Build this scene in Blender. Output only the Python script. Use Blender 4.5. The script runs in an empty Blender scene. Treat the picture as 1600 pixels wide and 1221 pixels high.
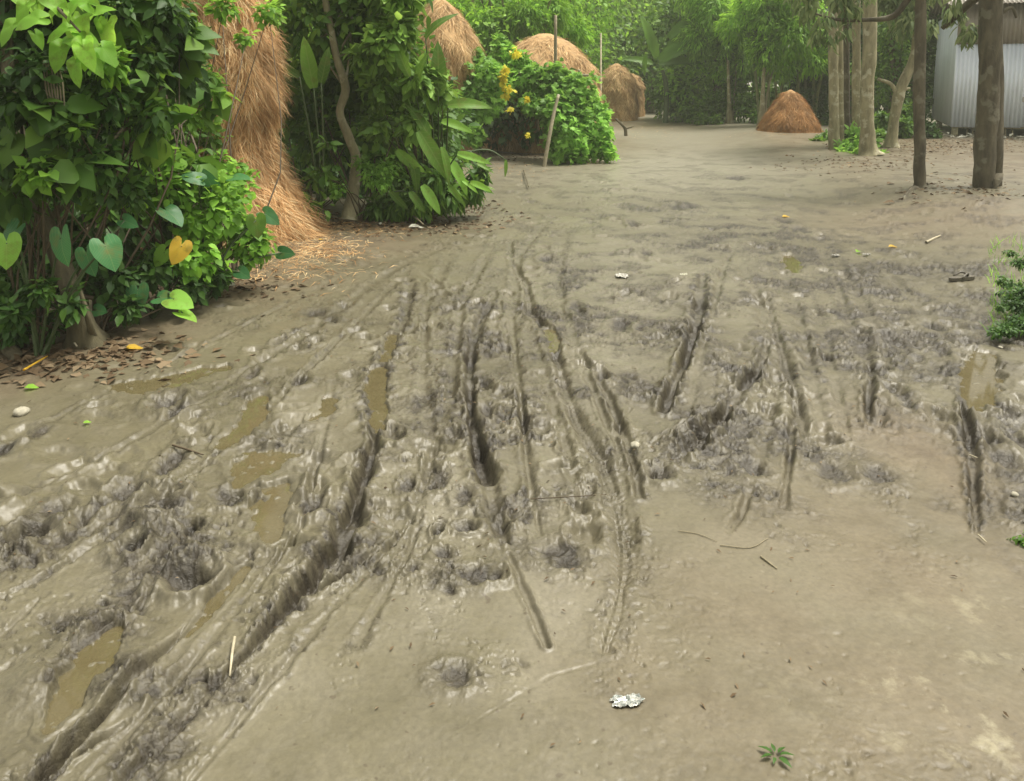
import bpy, math
import numpy as np
from mathutils import Vector

# ------------------------------------------------------------------ camera, sky, sun, exposure
scene = bpy.context.scene
CAM_H = 1.62
PITCH = math.radians(8.0)
FPX = 1256.0                                   # focal length in pixels of the 1600 px wide photograph
cam_data = bpy.data.cameras.new("camera")
cam_data.sensor_width = 36.0
cam_data.lens = 36.0 * FPX / 1600.0
PROW = 120.0 + FPX * math.tan(PITCH)           # the photograph is the lower part of a nearly level view
cam_data.shift_y = -(610.5 - PROW) / 1600.0
cam_data.clip_start = 0.05
cam_data.clip_end = 600.0
cam = bpy.data.objects.new("camera", cam_data)
scene.collection.objects.link(cam)
cam.location = (0, 0, CAM_H)
cam.rotation_euler = (math.radians(90) - PITCH, 0, 0)
scene.camera = cam

SUN_EL, SUN_AZ = math.radians(69), math.radians(70)      # azimuth from +Y towards +X
world = bpy.data.worlds.new("World")
scene.world = world
world.use_nodes = True
wn = world.node_tree
wn.nodes.clear()
sky = wn.nodes.new("ShaderNodeTexSky")
sky.sky_type = 'NISHITA'
sky.sun_disc = False
sky.sun_elevation = SUN_EL
sky.sun_rotation = SUN_AZ
sky.air_density = 1.0
sky.dust_density = 4.0
hsv = wn.nodes.new("ShaderNodeHueSaturation")
hsv.inputs['Saturation'].default_value = 0.10
bg = wn.nodes.new("ShaderNodeBackground")
bg.inputs['Strength'].default_value = 0.15
wo = wn.nodes.new("ShaderNodeOutputWorld")
wn.links.new(sky.outputs[0], hsv.inputs['Color'])
tint = wn.nodes.new("ShaderNodeMix")           # low warm cloud instead of blue sky
tint.data_type = 'RGBA'
tint.blend_type = 'MULTIPLY'
tint.inputs[0].default_value = 1.0
tint.inputs[7].default_value = (1.0, 0.955, 0.83, 1)
wn.links.new(hsv.outputs[0], tint.inputs[6])
wn.links.new(tint.outputs[2], bg.inputs['Color'])
wn.links.new(bg.outputs[0], wo.inputs['Surface'])

sun_data = bpy.data.lights.new("sun", 'SUN')
sun_data.energy = 2.5
sun_data.angle = math.radians(20)
sun_data.color = (1.0, 0.95, 0.86)
sun = bpy.data.objects.new("sun", sun_data)
scene.collection.objects.link(sun)
sun_dir = Vector((math.sin(SUN_AZ) * math.cos(SUN_EL), math.cos(SUN_AZ) * math.cos(SUN_EL), math.sin(SUN_EL)))
sun.rotation_euler = sun_dir.to_track_quat('Z', 'Y').to_euler()
sun.location = (0, 0, 30)

scene.view_settings.view_transform = 'Standard'
scene.view_settings.look = 'None'
scene.view_settings.gamma = 1.0
scene.view_settings.exposure = 0.90
scene.render.engine = 'CYCLES'
scene.cycles.use_denoising = True
scene.cycles.max_bounces = 6
scene.cycles.diffuse_bounces = 3
scene.cycles.glossy_bounces = 2
scene.cycles.transmission_bounces = 4
scene.cycles.volume_bounces = 0

# ------------------------------------------------------------------ helpers
rng = np.random.default_rng(11)
CP, SP = math.cos(PITCH), math.sin(PITCH)

def ray(px, py):
    u = (px - 800.0) / FPX
    v = (PROW - py) / FPX
    return u, CP + v * SP, -SP + v * CP

def G(px, py, z=0.0):
    """where the line of sight through a photo pixel meets the level z"""
    dx, dy, dz = ray(px, py)
    t = (z - CAM_H) / dz
    return dx * t, dy * t

def GT(px, py):
    dz = ray(px, py)[2]
    return -CAM_H / dz

def AT(px, py, Y):
    """the point at forward distance Y seen through a photo pixel"""
    dx, dy, dz = ray(px, py)
    t = Y / dy
    return np.array((dx * t, Y, CAM_H + dz * t))

_perm = np.random.default_rng(3).permutation(256).astype(np.int32)
_P = np.concatenate([_perm, _perm, _perm])
_ang = np.arange(256) * 2 * np.pi / 256 * 37.0
_GX, _GY = np.cos(_ang).astype(np.float32), np.sin(_ang).astype(np.float32)

def pn(x, y, s=0):
    x = np.asarray(x, dtype=np.float32) + s * 13.17
    y = np.asarray(y, dtype=np.float32) + s * 7.31
    fx, fy = np.floor(x), np.floor(y)
    xi, yi = fx.astype(np.int32) & 255, fy.astype(np.int32) & 255
    x, y = x - fx, y - fy
    a, b = _P[xi] + yi, _P[xi + 1] + yi
    h00, h01, h10, h11 = _P[a], _P[a + 1], _P[b], _P[b + 1]
    u = x * x * x * (x * (x * 6 - 15) + 10)
    v = y * y * y * (y * (y * 6 - 15) + 10)
    n00 = _GX[h00] * x + _GY[h00] * y
    n10 = _GX[h10] * (x - 1) + _GY[h10] * y
    n01 = _GX[h01] * x + _GY[h01] * (y - 1)
    n11 = _GX[h11] * (x - 1) + _GY[h11] * (y - 1)
    return ((n00 * (1 - u) + n10 * u) * (1 - v) + (n01 * (1 - u) + n11 * u) * v) * 1.5

def fbm(x, y, f, o=3, s=0, g=0.5):
    t, a = 0, 1.0
    for i in range(o):
        t = t + a * pn(x * f, y * f, s + i)
        a *= g
        f *= 2.07
    return t

def worley(x, y, f, s=0):
    """distance to the nearest scattered point and that point's own random number"""
    x = np.asarray(x, dtype=np.float32) * f + s * 5.3; y = np.asarray(y, dtype=np.float32) * f + s * 9.1
    fx, fy = np.floor(x), np.floor(y)
    xi, yi = fx.astype(np.int32), fy.astype(np.int32)
    x, y = x - fx, y - fy
    best = np.full(x.shape, 9.0, dtype=np.float32); val = np.zeros_like(best)
    for dx in (-1, 0, 1):
        for dy in (-1, 0, 1):
            h = _P[_P[(xi + dx + s * 31) & 255] + ((yi + dy) & 255)]
            d = (dx + h / 255.0 - x) ** 2 + (dy + _P[h + 57] / 255.0 - y) ** 2
            m = d < best
            best[m] = d[m]; val[m] = (_P[h + 131] / 255.0)[m]
    return np.sqrt(best), val

def sm(a, b, x):
    t = np.clip((x - a) / float(b - a), 0, 1)
    return t * t * (3 - 2 * t)

def mk(name, V, F, mat, parent=None, origin=None, smooth=True, attrs=None, mats=None, midx=None):
    """V world coordinates; F array (m,k) or list of such arrays"""
    V = np.asarray(V, dtype=np.float32).reshape(-1, 3)
    if origin is None:
        origin = tuple(parent.location) if parent is not None else (0, 0, 0)
        if parent is not None and parent.parent is not None:
            origin = (parent["wx"], parent["wy"], parent["wz"]) if "wx" in parent else origin
    Fs = F if isinstance(F, list) else [F]
    Fs = [np.asarray(f, dtype=np.int32) for f in Fs if len(f)]
    me = bpy.data.meshes.new(name)
    me.vertices.add(len(V))
    me.vertices.foreach_set("co", (V - np.array(origin, dtype=np.float32)).ravel())
    loops = np.concatenate([f.ravel() for f in Fs])
    tot = np.concatenate([np.full(len(f), f.shape[1], dtype=np.int32) for f in Fs])
    st = np.concatenate([[0], np.cumsum(tot)[:-1]]).astype(np.int32)
    me.loops.add(len(loops))
    me.loops.foreach_set("vertex_index", loops)
    me.polygons.add(len(tot))
    me.polygons.foreach_set("loop_start", st)
    me.polygons.foreach_set("loop_total", tot)
    me.polygons.foreach_set("use_smooth", np.full(len(tot), smooth, dtype=bool))
    me.update(calc_edges=True)
    if attrs:
        for k, c in attrs.items():
            at = me.attributes.new(k, 'FLOAT_COLOR', 'POINT')
            at.data.foreach_set("color", np.asarray(c, dtype=np.float32).ravel())
    me.materials.append(mat)
    if mats:
        for m in mats:
            me.materials.append(m)
        me.polygons.foreach_set("material_index", np.asarray(midx, dtype=np.int32))
    o = bpy.data.objects.new(name, me)
    scene.collection.objects.link(o)
    if parent is not None:
        o.parent = parent
    else:
        o.location = origin
    return o

def tag(o, label=None, cat=None, group=None, kind=None):
    if label: o["label"] = label
    if cat: o["category"] = cat
    if group: o["group"] = group
    if kind: o["kind"] = kind
    return o

def thing(name, label, cat, loc, group=None):
    o = bpy.data.objects.new(name, None)
    scene.collection.objects.link(o)
    o.location = tuple(float(c) for c in loc)
    o.empty_display_size = 0.1
    return tag(o, label, cat, group)

# ------------------------------------------------------------------ materials
def node_mat(name):
    m = bpy.data.materials.new(name)
    m.use_nodes = True
    nt = m.node_tree
    b = nt.nodes["Principled BSDF"]
    return m, nt, b

def N(nt, t, **kw):
    n = nt.nodes.new(t)
    for k, v in kw.items():
        setattr(n, k, v)
    return n

def ramp(nt, src, stops):
    r = N(nt, "ShaderNodeValToRGB")
    el = r.color_ramp.elements
    while len(el) > 1:
        el.remove(el[-1])
    el[0].position = stops[0][0]
    el[0].color = (*stops[0][1], 1)
    for p, c in stops[1:]:
        e = el.new(p)
        e.color = (*c, 1)
    nt.links.new(src, r.inputs[0])
    return r.outputs[0]

def noise(nt, scale, detail=4, rough=0.55, vec=None, dist=0.0):
    n = N(nt, "ShaderNodeTexNoise")
    n.inputs['Scale'].default_value = scale
    n.inputs['Detail'].default_value = detail
    n.inputs['Roughness'].default_value = rough
    n.inputs['Distortion'].default_value = dist
    if vec is not None:
        nt.links.new(vec, n.inputs['Vector'])
    return n.outputs['Fac']

def mix(nt, fac, a, b, mode='MIX'):
    n = N(nt, "ShaderNodeMix", data_type='RGBA', blend_type=mode)
    for sock, val in ((n.inputs[0], fac), (n.inputs[6], a), (n.inputs[7], b)):
        if isinstance(val, (int, float)):
            sock.default_value = val
        elif isinstance(val, tuple):
            sock.default_value = (*val, 1)
        else:
            nt.links.new(val, sock)
    return n.outputs[2]

def mth(nt, op, a, b=0.0, clamp=False):
    n = N(nt, "ShaderNodeMath", operation=op)
    n.use_clamp = clamp
    for i, v in enumerate((a, b)):
        if isinstance(v, (int, float)):
            n.inputs[i].default_value = v
        else:
            nt.links.new(v, n.inputs[i])
    return n.outputs[0]

def leaf_mat(name, cols, trans=0.35, rough=0.42, clump=0.9):
    """cols: colours from the darkest leaf to the palest, one picked for each leaf"""
    m, nt, b = node_mat(name)
    geo = N(nt, "ShaderNodeNewGeometry")
    n = len(cols)
    gain = 1.1 if 'straw' in name else 1.7
    cols = [tuple(min(.8, x * gain) for x in col) for col in cols]
    c = ramp(nt, geo.outputs['Random Per Island'], [(i / max(1, n - 1), col) for i, col in enumerate(cols)])
    tc = N(nt, "ShaderNodeTexCoord")
    nz = noise(nt, clump, 2, 0.5, tc.outputs['Object'])
    dark = tuple(x * 0.62 for x in cols[0])
    c2 = mix(nt, ramp(nt, nz, [(0.38, (0.6,) * 3), (0.62, (0.0,) * 3)]), c, dark)
    nt.links.new(c2, b.inputs['Base Color'])
    b.inputs['Roughness'].default_value = rough + .08
    b.inputs['Specular IOR Level'].default_value = 0.25
    at = N(nt, "ShaderNodeAttribute", attribute_name="lf")
    sp = N(nt, "ShaderNodeSeparateColor")
    nt.links.new(at.outputs['Color'], sp.inputs[0])
    # midrib and side veins on the leaves that carry their own coordinates, with blotches of age
    ax_ = mth(nt, 'ABSOLUTE', mth(nt, 'SUBTRACT', sp.outputs[0], 0.5))
    rib = mth(nt, 'SUBTRACT', 1.0, mth(nt, 'MULTIPLY', ax_, 60.0), True)
    sv = mth(nt, 'SINE', mth(nt, 'MULTIPLY', mth(nt, 'SUBTRACT', sp.outputs[1], mth(nt, 'MULTIPLY', ax_, 0.8)), 62.0))
    sv = mth(nt, 'MULTIPLY', mth(nt, 'SUBTRACT', sv, 0.80, True), 2.5, True)
    vein = mth(nt, 'MULTIPLY', mth(nt, 'MAXIMUM', rib, sv), mth(nt, 'MULTIPLY', sp.outputs[2], 0.55))
    c2 = mix(nt, vein, c2, mix(nt, 0.5, c2, (0.35, 0.42, 0.14)))
    bl = noise(nt, 9, 5, 0.7, tc.outputs['Object'])
    c2 = mix(nt, mth(nt, 'MULTIPLY', ramp(nt, bl, [(0.52, (0,) * 3), (0.72, (0.7,) * 3)]), sp.outputs[2]), c2, (0.14, 0.13, 0.03))
    nt.links.new(c2, b.inputs['Base Color'])
    tr = N(nt, "ShaderNodeBsdfTranslucent")
    hs = N(nt, "ShaderNodeHueSaturation")
    hs.inputs['Value'].default_value = 1.55
    hs.inputs['Hue'].default_value = 0.485
    nt.links.new(c2, hs.inputs['Color'])
    nt.links.new(hs.outputs[0], tr.inputs['Color'])
    ms = N(nt, "ShaderNodeMixShader")
    ms.inputs[0].default_value = trans
    nt.links.new(b.outputs[0], ms.inputs[1])
    nt.links.new(tr.outputs[0], ms.inputs[2])
    nt.links.new(ms.outputs[0], nt.nodes["Material Output"].inputs['Surface'])
    return m

def bark_mat(name, a, bcol, spots=None, scale=9):
    m, nt, b = node_mat(name)
    tc = N(nt, "ShaderNodeTexCoord")
    mp = N(nt, "ShaderNodeMapping")
    mp.inputs['Scale'].default_value = (1, 1, 0.3)
    nt.links.new(tc.outputs['Object'], mp.inputs['Vector'])
    n1 = noise(nt, scale, 6, 0.65, mp.outputs[0])
    c = ramp(nt, n1, [(0.35, a), (0.65, bcol)])
    if spots:
        n2 = noise(nt, 5.0, 3, 0.6, tc.outputs['Object'])
        c = mix(nt, ramp(nt, n2, [(0.56, (0,) * 3), (0.64, (0.7,) * 3)]), c, spots)
    nt.links.new(c, b.inputs['Base Color'])
    b.inputs['Roughness'].default_value = 0.85
    bp = N(nt, "ShaderNodeBump")
    bp.inputs['Strength'].default_value = 0.6
    bp.inputs['Distance'].default_value = 0.02
    n3 = noise(nt, scale * 4, 5, 0.7, mp.outputs[0])
    nt.links.new(n3, bp.inputs['Height'])
    nt.links.new(bp.outputs[0], b.inputs['Normal'])
    return m

def plain_mat(name, col, rough=0.6, metal=0.0, var=0.25, scale=20):
    m, nt, b = node_mat(name)
    tc = N(nt, "ShaderNodeTexCoord")
    n1 = noise(nt, scale, 4, 0.6, tc.outputs['Object'])
    c = ramp(nt, n1, [(0.3, tuple(x * (1 - var) for x in col)), (0.7, tuple(min(1, x * (1 + var)) for x in col))])
    nt.links.new(c, b.inputs['Base Color'])
    b.inputs['Roughness'].default_value = rough
    b.inputs['Metallic'].default_value = metal
    return m

def mud_mat():
    m, nt, b = node_mat("wet_mud")
    at = N(nt, "ShaderNodeAttribute", attribute_name="mud")
    sp = N(nt, "ShaderNodeSeparateColor")
    nt.links.new(at.outputs['Color'], sp.inputs[0])
    churn, earth, grey = sp.outputs[0], sp.outputs[1], sp.outputs[2]
    tc = N(nt, "ShaderNodeTexCoord")
    v = tc.outputs['Object']
    n_big = noise(nt, 1.3, 5, 0.6, v, 0.6)
    n_mid = noise(nt, 7, 6, 0.65, v, 0.4)
    n_fine = noise(nt, 60, 5, 0.7, v)
    silt = ramp(nt, n_big, [(0.34, (0.090, 0.080, 0.047)), (0.52, (0.122, 0.109, 0.067)), (0.68, (0.148, 0.134, 0.088))])
    silt = mix(nt, ramp(nt, n_mid, [(0.42, (0.0,) * 3), (0.62, (0.55,) * 3)]), silt, (0.128, 0.115, 0.078))
    silt = mix(nt, grey, silt, (0.230, 0.212, 0.162))  # pale silt tone, with wet sheen and far-lane sunlight painted in
    ear = ramp(nt, n_mid, [(0.35, (0.098, 0.074, 0.043)), (0.65, (0.150, 0.119, 0.073))])
    c = mix(nt, earth, silt, ear)
    dk = ramp(nt, n_mid, [(0.35, (0.022, 0.018, 0.012)), (0.65, (0.056, 0.048, 0.033))])  # dark churned mud, plus the painted shade of ruts, pits and creases
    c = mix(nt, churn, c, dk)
    c = mix(nt, 1.0, c, ramp(nt, n_fine, [(0.3, (0.80,) * 3), (0.7, (1.12,) * 3)]), 'MULTIPLY')
    # dark specks of dung, leaf crumbs and grit lying in the mud
    n_s = noise(nt, 34, 2, 0.5, v)
    c = mix(nt, ramp(nt, n_s, [(0.70, (0,) * 3), (0.74, (0.65,) * 3)]), c, (0.07, 0.055, 0.035))
    # powdery dried silt on the drying hard bank; on the far lane, sunlight put into the colour
    alp = N(nt, "ShaderNodeMath", operation='MULTIPLY')
    n_d = noise(nt, 5.5, 8, 0.72, v)
    nt.links.new(ramp(nt, n_d, [(0.54, (0,) * 3), (0.68, (.8,) * 3)]), alp.inputs[0])
    nt.links.new(at.outputs['Alpha'], alp.inputs[1])
    c = mix(nt, alp.outputs[0], c, (0.29, 0.265, 0.175))
    nt.links.new(c, b.inputs['Base Color'])
    r1 = ramp(nt, n_big, [(0.35, (0.48,) * 3), (0.65, (0.36,) * 3)])
    r = mix(nt, churn, r1, (0.38,) * 3)
    r = mix(nt, earth, r, (0.60,) * 3)
    r = mix(nt, grey, r, (0.36,) * 3)
    nt.links.new(r, b.inputs['Roughness'])
    b.inputs['Specular IOR Level'].default_value = 0.4
    bp = N(nt, "ShaderNodeBump")
    bp.inputs['Strength'].default_value = 0.9
    bp.inputs['Distance'].default_value = 0.006
    n_b = noise(nt, 60, 6, 0.62, v, 0.3)
    hgt = mth(nt, 'MULTIPLY', n_b, mth(nt, 'ADD', mth(nt, 'MULTIPLY', churn, 1.3), 0.12))
    nt.links.new(hgt, bp.inputs['Height'])
    nt.links.new(bp.outputs[0], b.inputs['Normal'])
    return m

M = {}
M['mud'] = mud_mat()
def water_mat():
    m, nt, b = node_mat("muddy_water")
    tc = N(nt, "ShaderNodeTexCoord")
    n1 = noise(nt, 6, 3, 0.5, tc.outputs['Object'])
    nt.links.new(ramp(nt, n1, [(0.3, (0.105, 0.086, 0.040)), (0.7, (0.132, 0.111, 0.056))]), b.inputs['Base Color'])
    b.inputs['Roughness'].default_value = 0.04
    b.inputs['IOR'].default_value = 1.33
    b.inputs['Alpha'].default_value = 0.72
    return m
M['water'] = water_mat()
M['straw'] = leaf_mat('straw_fresh', [(0.26, 0.14, 0.055), (0.56, 0.36, 0.165), (0.68, 0.48, 0.25), (0.80, 0.64, 0.40)], 0.30, 0.6, 2.5)
M['straw_dark'] = leaf_mat('straw_weathered', [(0.22, 0.105, 0.035), (0.34, 0.175, 0.060), (0.44, 0.245, 0.095)], 0.1, 0.65, 3)
M['straw_pale'] = leaf_mat('straw_faded', [(0.40, 0.25, 0.11), (0.54, 0.37, 0.18), (0.64, 0.49, 0.28)], 0.1, 0.65, 3)
M['strawcore'] = plain_mat('straw_core', (0.38, 0.24, 0.11), 0.9, 0, 0.35, 12)
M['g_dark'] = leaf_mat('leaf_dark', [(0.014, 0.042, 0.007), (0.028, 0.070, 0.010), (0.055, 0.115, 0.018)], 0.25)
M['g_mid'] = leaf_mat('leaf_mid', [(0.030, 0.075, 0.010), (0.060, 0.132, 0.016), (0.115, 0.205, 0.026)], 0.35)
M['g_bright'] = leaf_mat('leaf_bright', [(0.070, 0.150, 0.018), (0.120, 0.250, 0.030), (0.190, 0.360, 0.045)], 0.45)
M['g_vine'] = leaf_mat('leaf_vine', [(0.075, 0.165, 0.022), (0.130, 0.270, 0.040), (0.210, 0.390, 0.070)], 0.4)
M['g_taro'] = leaf_mat('leaf_taro', [(0.018, 0.075, 0.026), (0.030, 0.105, 0.036), (0.042, 0.125, 0.038)], 0.25, 0.35)
M['g_teak'] = leaf_mat('leaf_teak', [(0.110, 0.240, 0.030), (0.180, 0.360, 0.040), (0.260, 0.450, 0.055)], 0.5)
M['g_mango'] = leaf_mat('leaf_mango', [(0.060, 0.095, 0.040), (0.110, 0.150, 0.060), (0.200, 0.240, 0.110)], 0.3)
M['g_bamboo'] = leaf_mat('leaf_bamboo', [(0.075, 0.170, 0.015), (0.120, 0.260, 0.022), (0.190, 0.360, 0.035)], 0.45)
M['g_far'] = leaf_mat('leaf_far', [(0.055, 0.115, 0.018), (0.105, 0.195, 0.032), (0.170, 0.290, 0.050)], 0.35)
M['yellow'] = leaf_mat('leaf_yellow', [(0.26, 0.15, 0.015), (0.36, 0.23, 0.02), (0.38, 0.32, 0.04)], 0.3)
M['yellow_vine'] = leaf_mat('leaf_yellow_vine', [(0.30, 0.26, 0.02), (0.42, 0.38, 0.03), (0.46, 0.46, 0.05)], 0.35)
M['brownleaf'] = leaf_mat('leaf_dead', [(0.045, 0.030, 0.016), (0.09, 0.062, 0.034), (0.17, 0.13, 0.08)], 0.1, 0.7)
M['paleleaf'] = leaf_mat('leaf_bleached', [(0.42, 0.42, 0.34), (0.52, 0.52, 0.42)], 0.2, 0.6)
M['bark'] = bark_mat('bark_brown', (0.050, 0.042, 0.022), (0.12, 0.105, 0.055))
M['bark_pale'] = bark_mat('bark_pale', (0.15, 0.136, 0.075), (0.31, 0.285, 0.17), (0.46, 0.44, 0.32))
M['bark_grey'] = bark_mat('bark_grey', (0.050, 0.042, 0.027), (0.125, 0.108, 0.068), (0.19, 0.18, 0.13))
M['stem'] = plain_mat('green_stem', (0.045, 0.075, 0.022), 0.6)
M['stem_red'] = plain_mat('brown_stem', (0.070, 0.050, 0.026), 0.7)
M['culm'] = plain_mat('bamboo_culm', (0.13, 0.15, 0.055), 0.5)
M['pole'] = plain_mat('bleached_pole', (0.36, 0.32, 0.22), 0.6)
M['pole_dark'] = plain_mat('weathered_pole', (0.22, 0.19, 0.12), 0.8)
M['stone'] = plain_mat('pale_stone', (0.32, 0.30, 0.23), 0.7, 0, 0.3, 60)
M['plastic'] = plain_mat('white_plastic', (0.36, 0.35, 0.31), 0.3, 0, 0.15, 40)
M['rubber'] = plain_mat('muddy_rubber', (0.085, 0.075, 0.055), 0.5, 0, 0.4, 40)
def foil_mat():
    m, nt, b = node_mat("crumpled_foil")
    tc = N(nt, "ShaderNodeTexCoord")
    n1 = noise(nt, 70, 2, 0.5, tc.outputs['Object'])
    nt.links.new(ramp(nt, n1, [(0.42, (0.50, 0.51, 0.48)), (0.55, (0.22, 0.25, 0.23)), (0.62, (0.48, 0.48, 0.44))]), b.inputs['Base Color'])
    b.inputs['Roughness'].default_value = 0.25
    b.inputs['Metallic'].default_value = 0.35
    return m
M['foil'] = foil_mat()
def tin_mat(name, a, bb, rust):
    m, nt, b = node_mat(name)
    tc = N(nt, "ShaderNodeTexCoord")
    mp = N(nt, "ShaderNodeMapping")
    mp.inputs['Scale'].default_value = (1, 1, 0.25)
    nt.links.new(tc.outputs['Object'], mp.inputs['Vector'])
    n1 = noise(nt, 2.2, 5, 0.6, mp.outputs[0])
    n2 = noise(nt, 5, 6, 0.7, mp.outputs[0])
    c = ramp(nt, n1, [(0.3, a), (0.7, bb)])
    c = mix(nt, ramp(nt, n2, [(0.55, (0,) * 3), (0.75, (rust,) * 3)]), c, (0.17, 0.10, 0.06))
    nt.links.new(c, b.inputs['Base Color'])
    b.inputs['Roughness'].default_value = 0.42
    b.inputs['Metallic'].default_value = 0.1
    return m
M['tin'] = tin_mat('galvanised_sheet', (0.55, 0.61, 0.69), (0.70, 0.76, 0.84), 0.2)
M['tin_old'] = tin_mat('rusty_sheet', (0.20, 0.18, 0.15), (0.30, 0.27, 0.23), 0.8)

# ------------------------------------------------------------------ the ground: ruts, churned mud, puddles
# ruts: points (photo px, photo py, half width px, depth m); options: berm, tread, churn
RUTS = [
 dict(p=[(642,440,9,.01),(634,490,9,.03),(605,550,12,.035),(590,585,14,.05),(580,640,12,.06),(585,690,9,.05),(568,740,16,.09),(548,800,20,.11),(525,855,27,.12),(480,905,24,.10),(432,965,14,.06),(380,1030,12,.045),(330,1080,11,.028),(250,1160,14,.03),(190,1225,16,.03)], berm=.45, churn=.8, var=.25),
 dict(p=[(610,850,5,.01),(570,875,9,.03),(530,905,10,.035),(485,930,9,.02)], berm=.8, churn=.5),
 dict(p=[(775,455,7,.01),(748,500,11,.04),(735,545,10,.06),(733,600,9,.075),(738,660,9,.085),(748,705,14,.10),(764,755,19,.07),(776,815,20,.05),(788,850,10,.02)], berm=.5, churn=.6),
 dict(p=[(795,870,5,.012),(815,920,7,.018),(838,970,7,.018),(855,1012,7,.02)], berm=.8, churn=.2),
 dict(p=[(797,375,4,.01),(800,408,5,.02),(822,440,6,.03),(828,480,10,.05),(858,520,11,.05),(872,565,9,.035),(885,620,13,.035),(905,665,16,.035),(938,715,19,.03),(958,775,18,.022),(974,835,20,.018),(974,890,20,.014),(965,950,18,.008),(945,1015,18,.005)], berm=.55, tread=1, churn=.3),
 dict(p=[(905,545,4,.01),(930,590,7,.02),(955,630,9,.04),(975,680,8,.04),(992,730,9,.035),(1000,778,8,.02)], berm=.6, churn=.5),
 dict(p=[(1098,430,6,.02),(1092,480,13,.05),(1083,530,10,.07),(1066,580,9,.08),(1048,610,13,.07),(1036,645,8,.04)], berm=1.0, churn=.9),
 dict(p=[(1200,525,5,.01),(1188,575,9,.035),(1150,620,11,.05),(1120,655,14,.06),(1085,700,16,.06),(1040,725,13,.04)], berm=1.0, churn=.8),
 dict(p=[(1120,645,4,.01),(1060,672,5,.02),(1010,700,5,.01)], berm=.8, churn=.3),
 dict(p=[(1200,470,5,.01),(1212,520,8,.03),(1225,560,11,.035),(1240,610,12,.035),(1252,660,12,.035),(1268,705,9,.02)], berm=.6, tread=1, churn=.3),
 dict(p=[(1238,655,7,.04),(1236,700,6,.035),(1230,745,6,.025),(1224,790,8,.012)], berm=.5, churn=.3),
 dict(p=[(1310,445,5,.015),(1325,500,11,.02),(1350,550,12,.025),(1362,585,8,.05),(1356,630,8,.06),(1357,665,6,.02)], berm=.6, churn=.6),
 dict(p=[(1502,600,4,.03),(1508,650,8,.05),(1520,720,10,.045),(1525,790,8,.03),(1526,830,5,.01)], berm=.6, churn=.9),
 dict(p=[(1170,765,7,.01),(1158,800,8,.022),(1138,830,8,.01)], berm=.5, churn=.1),
 dict(p=[(392,862,6,.02),(345,922,9,.028),(300,975,9,.022),(262,1012,9,.03),(215,1060,13,.035),(160,1115,12,.035),(110,1160,9,.022),(50,1225,12,.026)], berm=.35, churn=.15),
 dict(p=[(200,1130,5,.01),(160,1155,8,.02),(110,1195,8,.02),(80,1225,8,.02)], berm=.5, churn=.4),
 dict(p=[(60,935,4,.01),(30,965,9,.022),(-10,1000,9,.022)], berm=.4, churn=.1),
 dict(p=[(35,1020,4,.01),(0,1050,7,.02)], berm=.4, churn=.1),
 dict(p=[(140,855,4,.006),(90,885,5,.014),(40,915,6,.018),(-5,935,7,.018)], berm=.7, churn=.4),
 dict(p=[(270,870,5,.02),(245,905,8,.035),(230,935,8,.025),(205,960,6,.01)], berm=.7, churn=.6),
 dict(p=[(165,980,10,.03),(140,1000,10,.04),(110,1030,10,.03)], berm=.9, churn=.9),
 dict(p=[(190,1090,8,.02),(150,1130,12,.03),(100,1180,14,.03),(60,1225,14,.03)], berm=.6, churn=.7),
 dict(p=[(472,515,5,.01),(445,530,10,.04),(425,542,8,.02)], berm=.8, churn=.5),
 dict(p=[(800,490,4,.008),(806,560,5,.012),(815,640,6,.012),(820,700,6,.014),(830,770,6,.012),(845,840,5,.008)], berm=.4, churn=.2),
 dict(p=[(780,470,4,.006),(790,520,5,.014),(795,560,4,.008)], berm=.4, churn=.2),
 dict(p=[(660,425,4,.008),(690,445,5,.016),(715,460,4,.008)], berm=.4, churn=.1),
 dict(p=[(1280,390,6,.008),(1300,430,7,.014),(1320,470,6,.01)], berm=.4, churn=.3),
 dict(p=[(700,1160,3,.001),(860,1060,4,.002),(930,1040,4,.002)], berm=.3, churn=.1),
 dict(p=[(985,640,4,.01),(965,665,5,.02),(960,690,4,.01)], berm=.6, churn=.2),
]
# older, half-smeared tracks running the length of the lane
for q in ([(300,1225),(480,1000),(640,820),(700,640),(720,480),(770,380)], [(850,880),(830,760),(815,640),(800,500),(810,400),(860,340)], [(1000,900),(965,700),(905,560),(870,440),(880,360)],
          [(1075,640),(1110,500),(1130,420),(1160,360)], [(1290,700),(1270,600),(1250,500),(1220,420),(1180,360)], [(1410,640),(1380,540),(1340,460),(1290,390)],
          [(-20,800),(150,720),(330,620),(480,520),(600,430),(700,380)], [(0,700),(200,600),(400,500),(560,420)], [(-20,960),(160,840),(300,740),(420,640),(520,540),(640,420)],
          [(1500,560),(1440,480),(1380,420),(1290,360)], [(560,1010),(640,860),(680,720),(660,600),(665,480),(700,400)], [(900,880),(905,780),(880,680),(850,600),(840,540)],
          [(1160,800),(1190,700),(1215,600),(1190,480),(1150,400)], [(1330,700),(1310,620),(1290,540),(1260,460)], [(1560,800),(1545,700),(1530,620)], [(130,1225),(260,1080),(400,920),(470,820),(500,700),(520,600)]):
    RUTS.append(dict(p=[(a, b, 9 + 4 * math.sin(a), .014 if 0 < i < len(q) - 1 else .004) for i, (a, b) in enumerate(q)], berm=.9, churn=.35, var=1.2))
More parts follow.
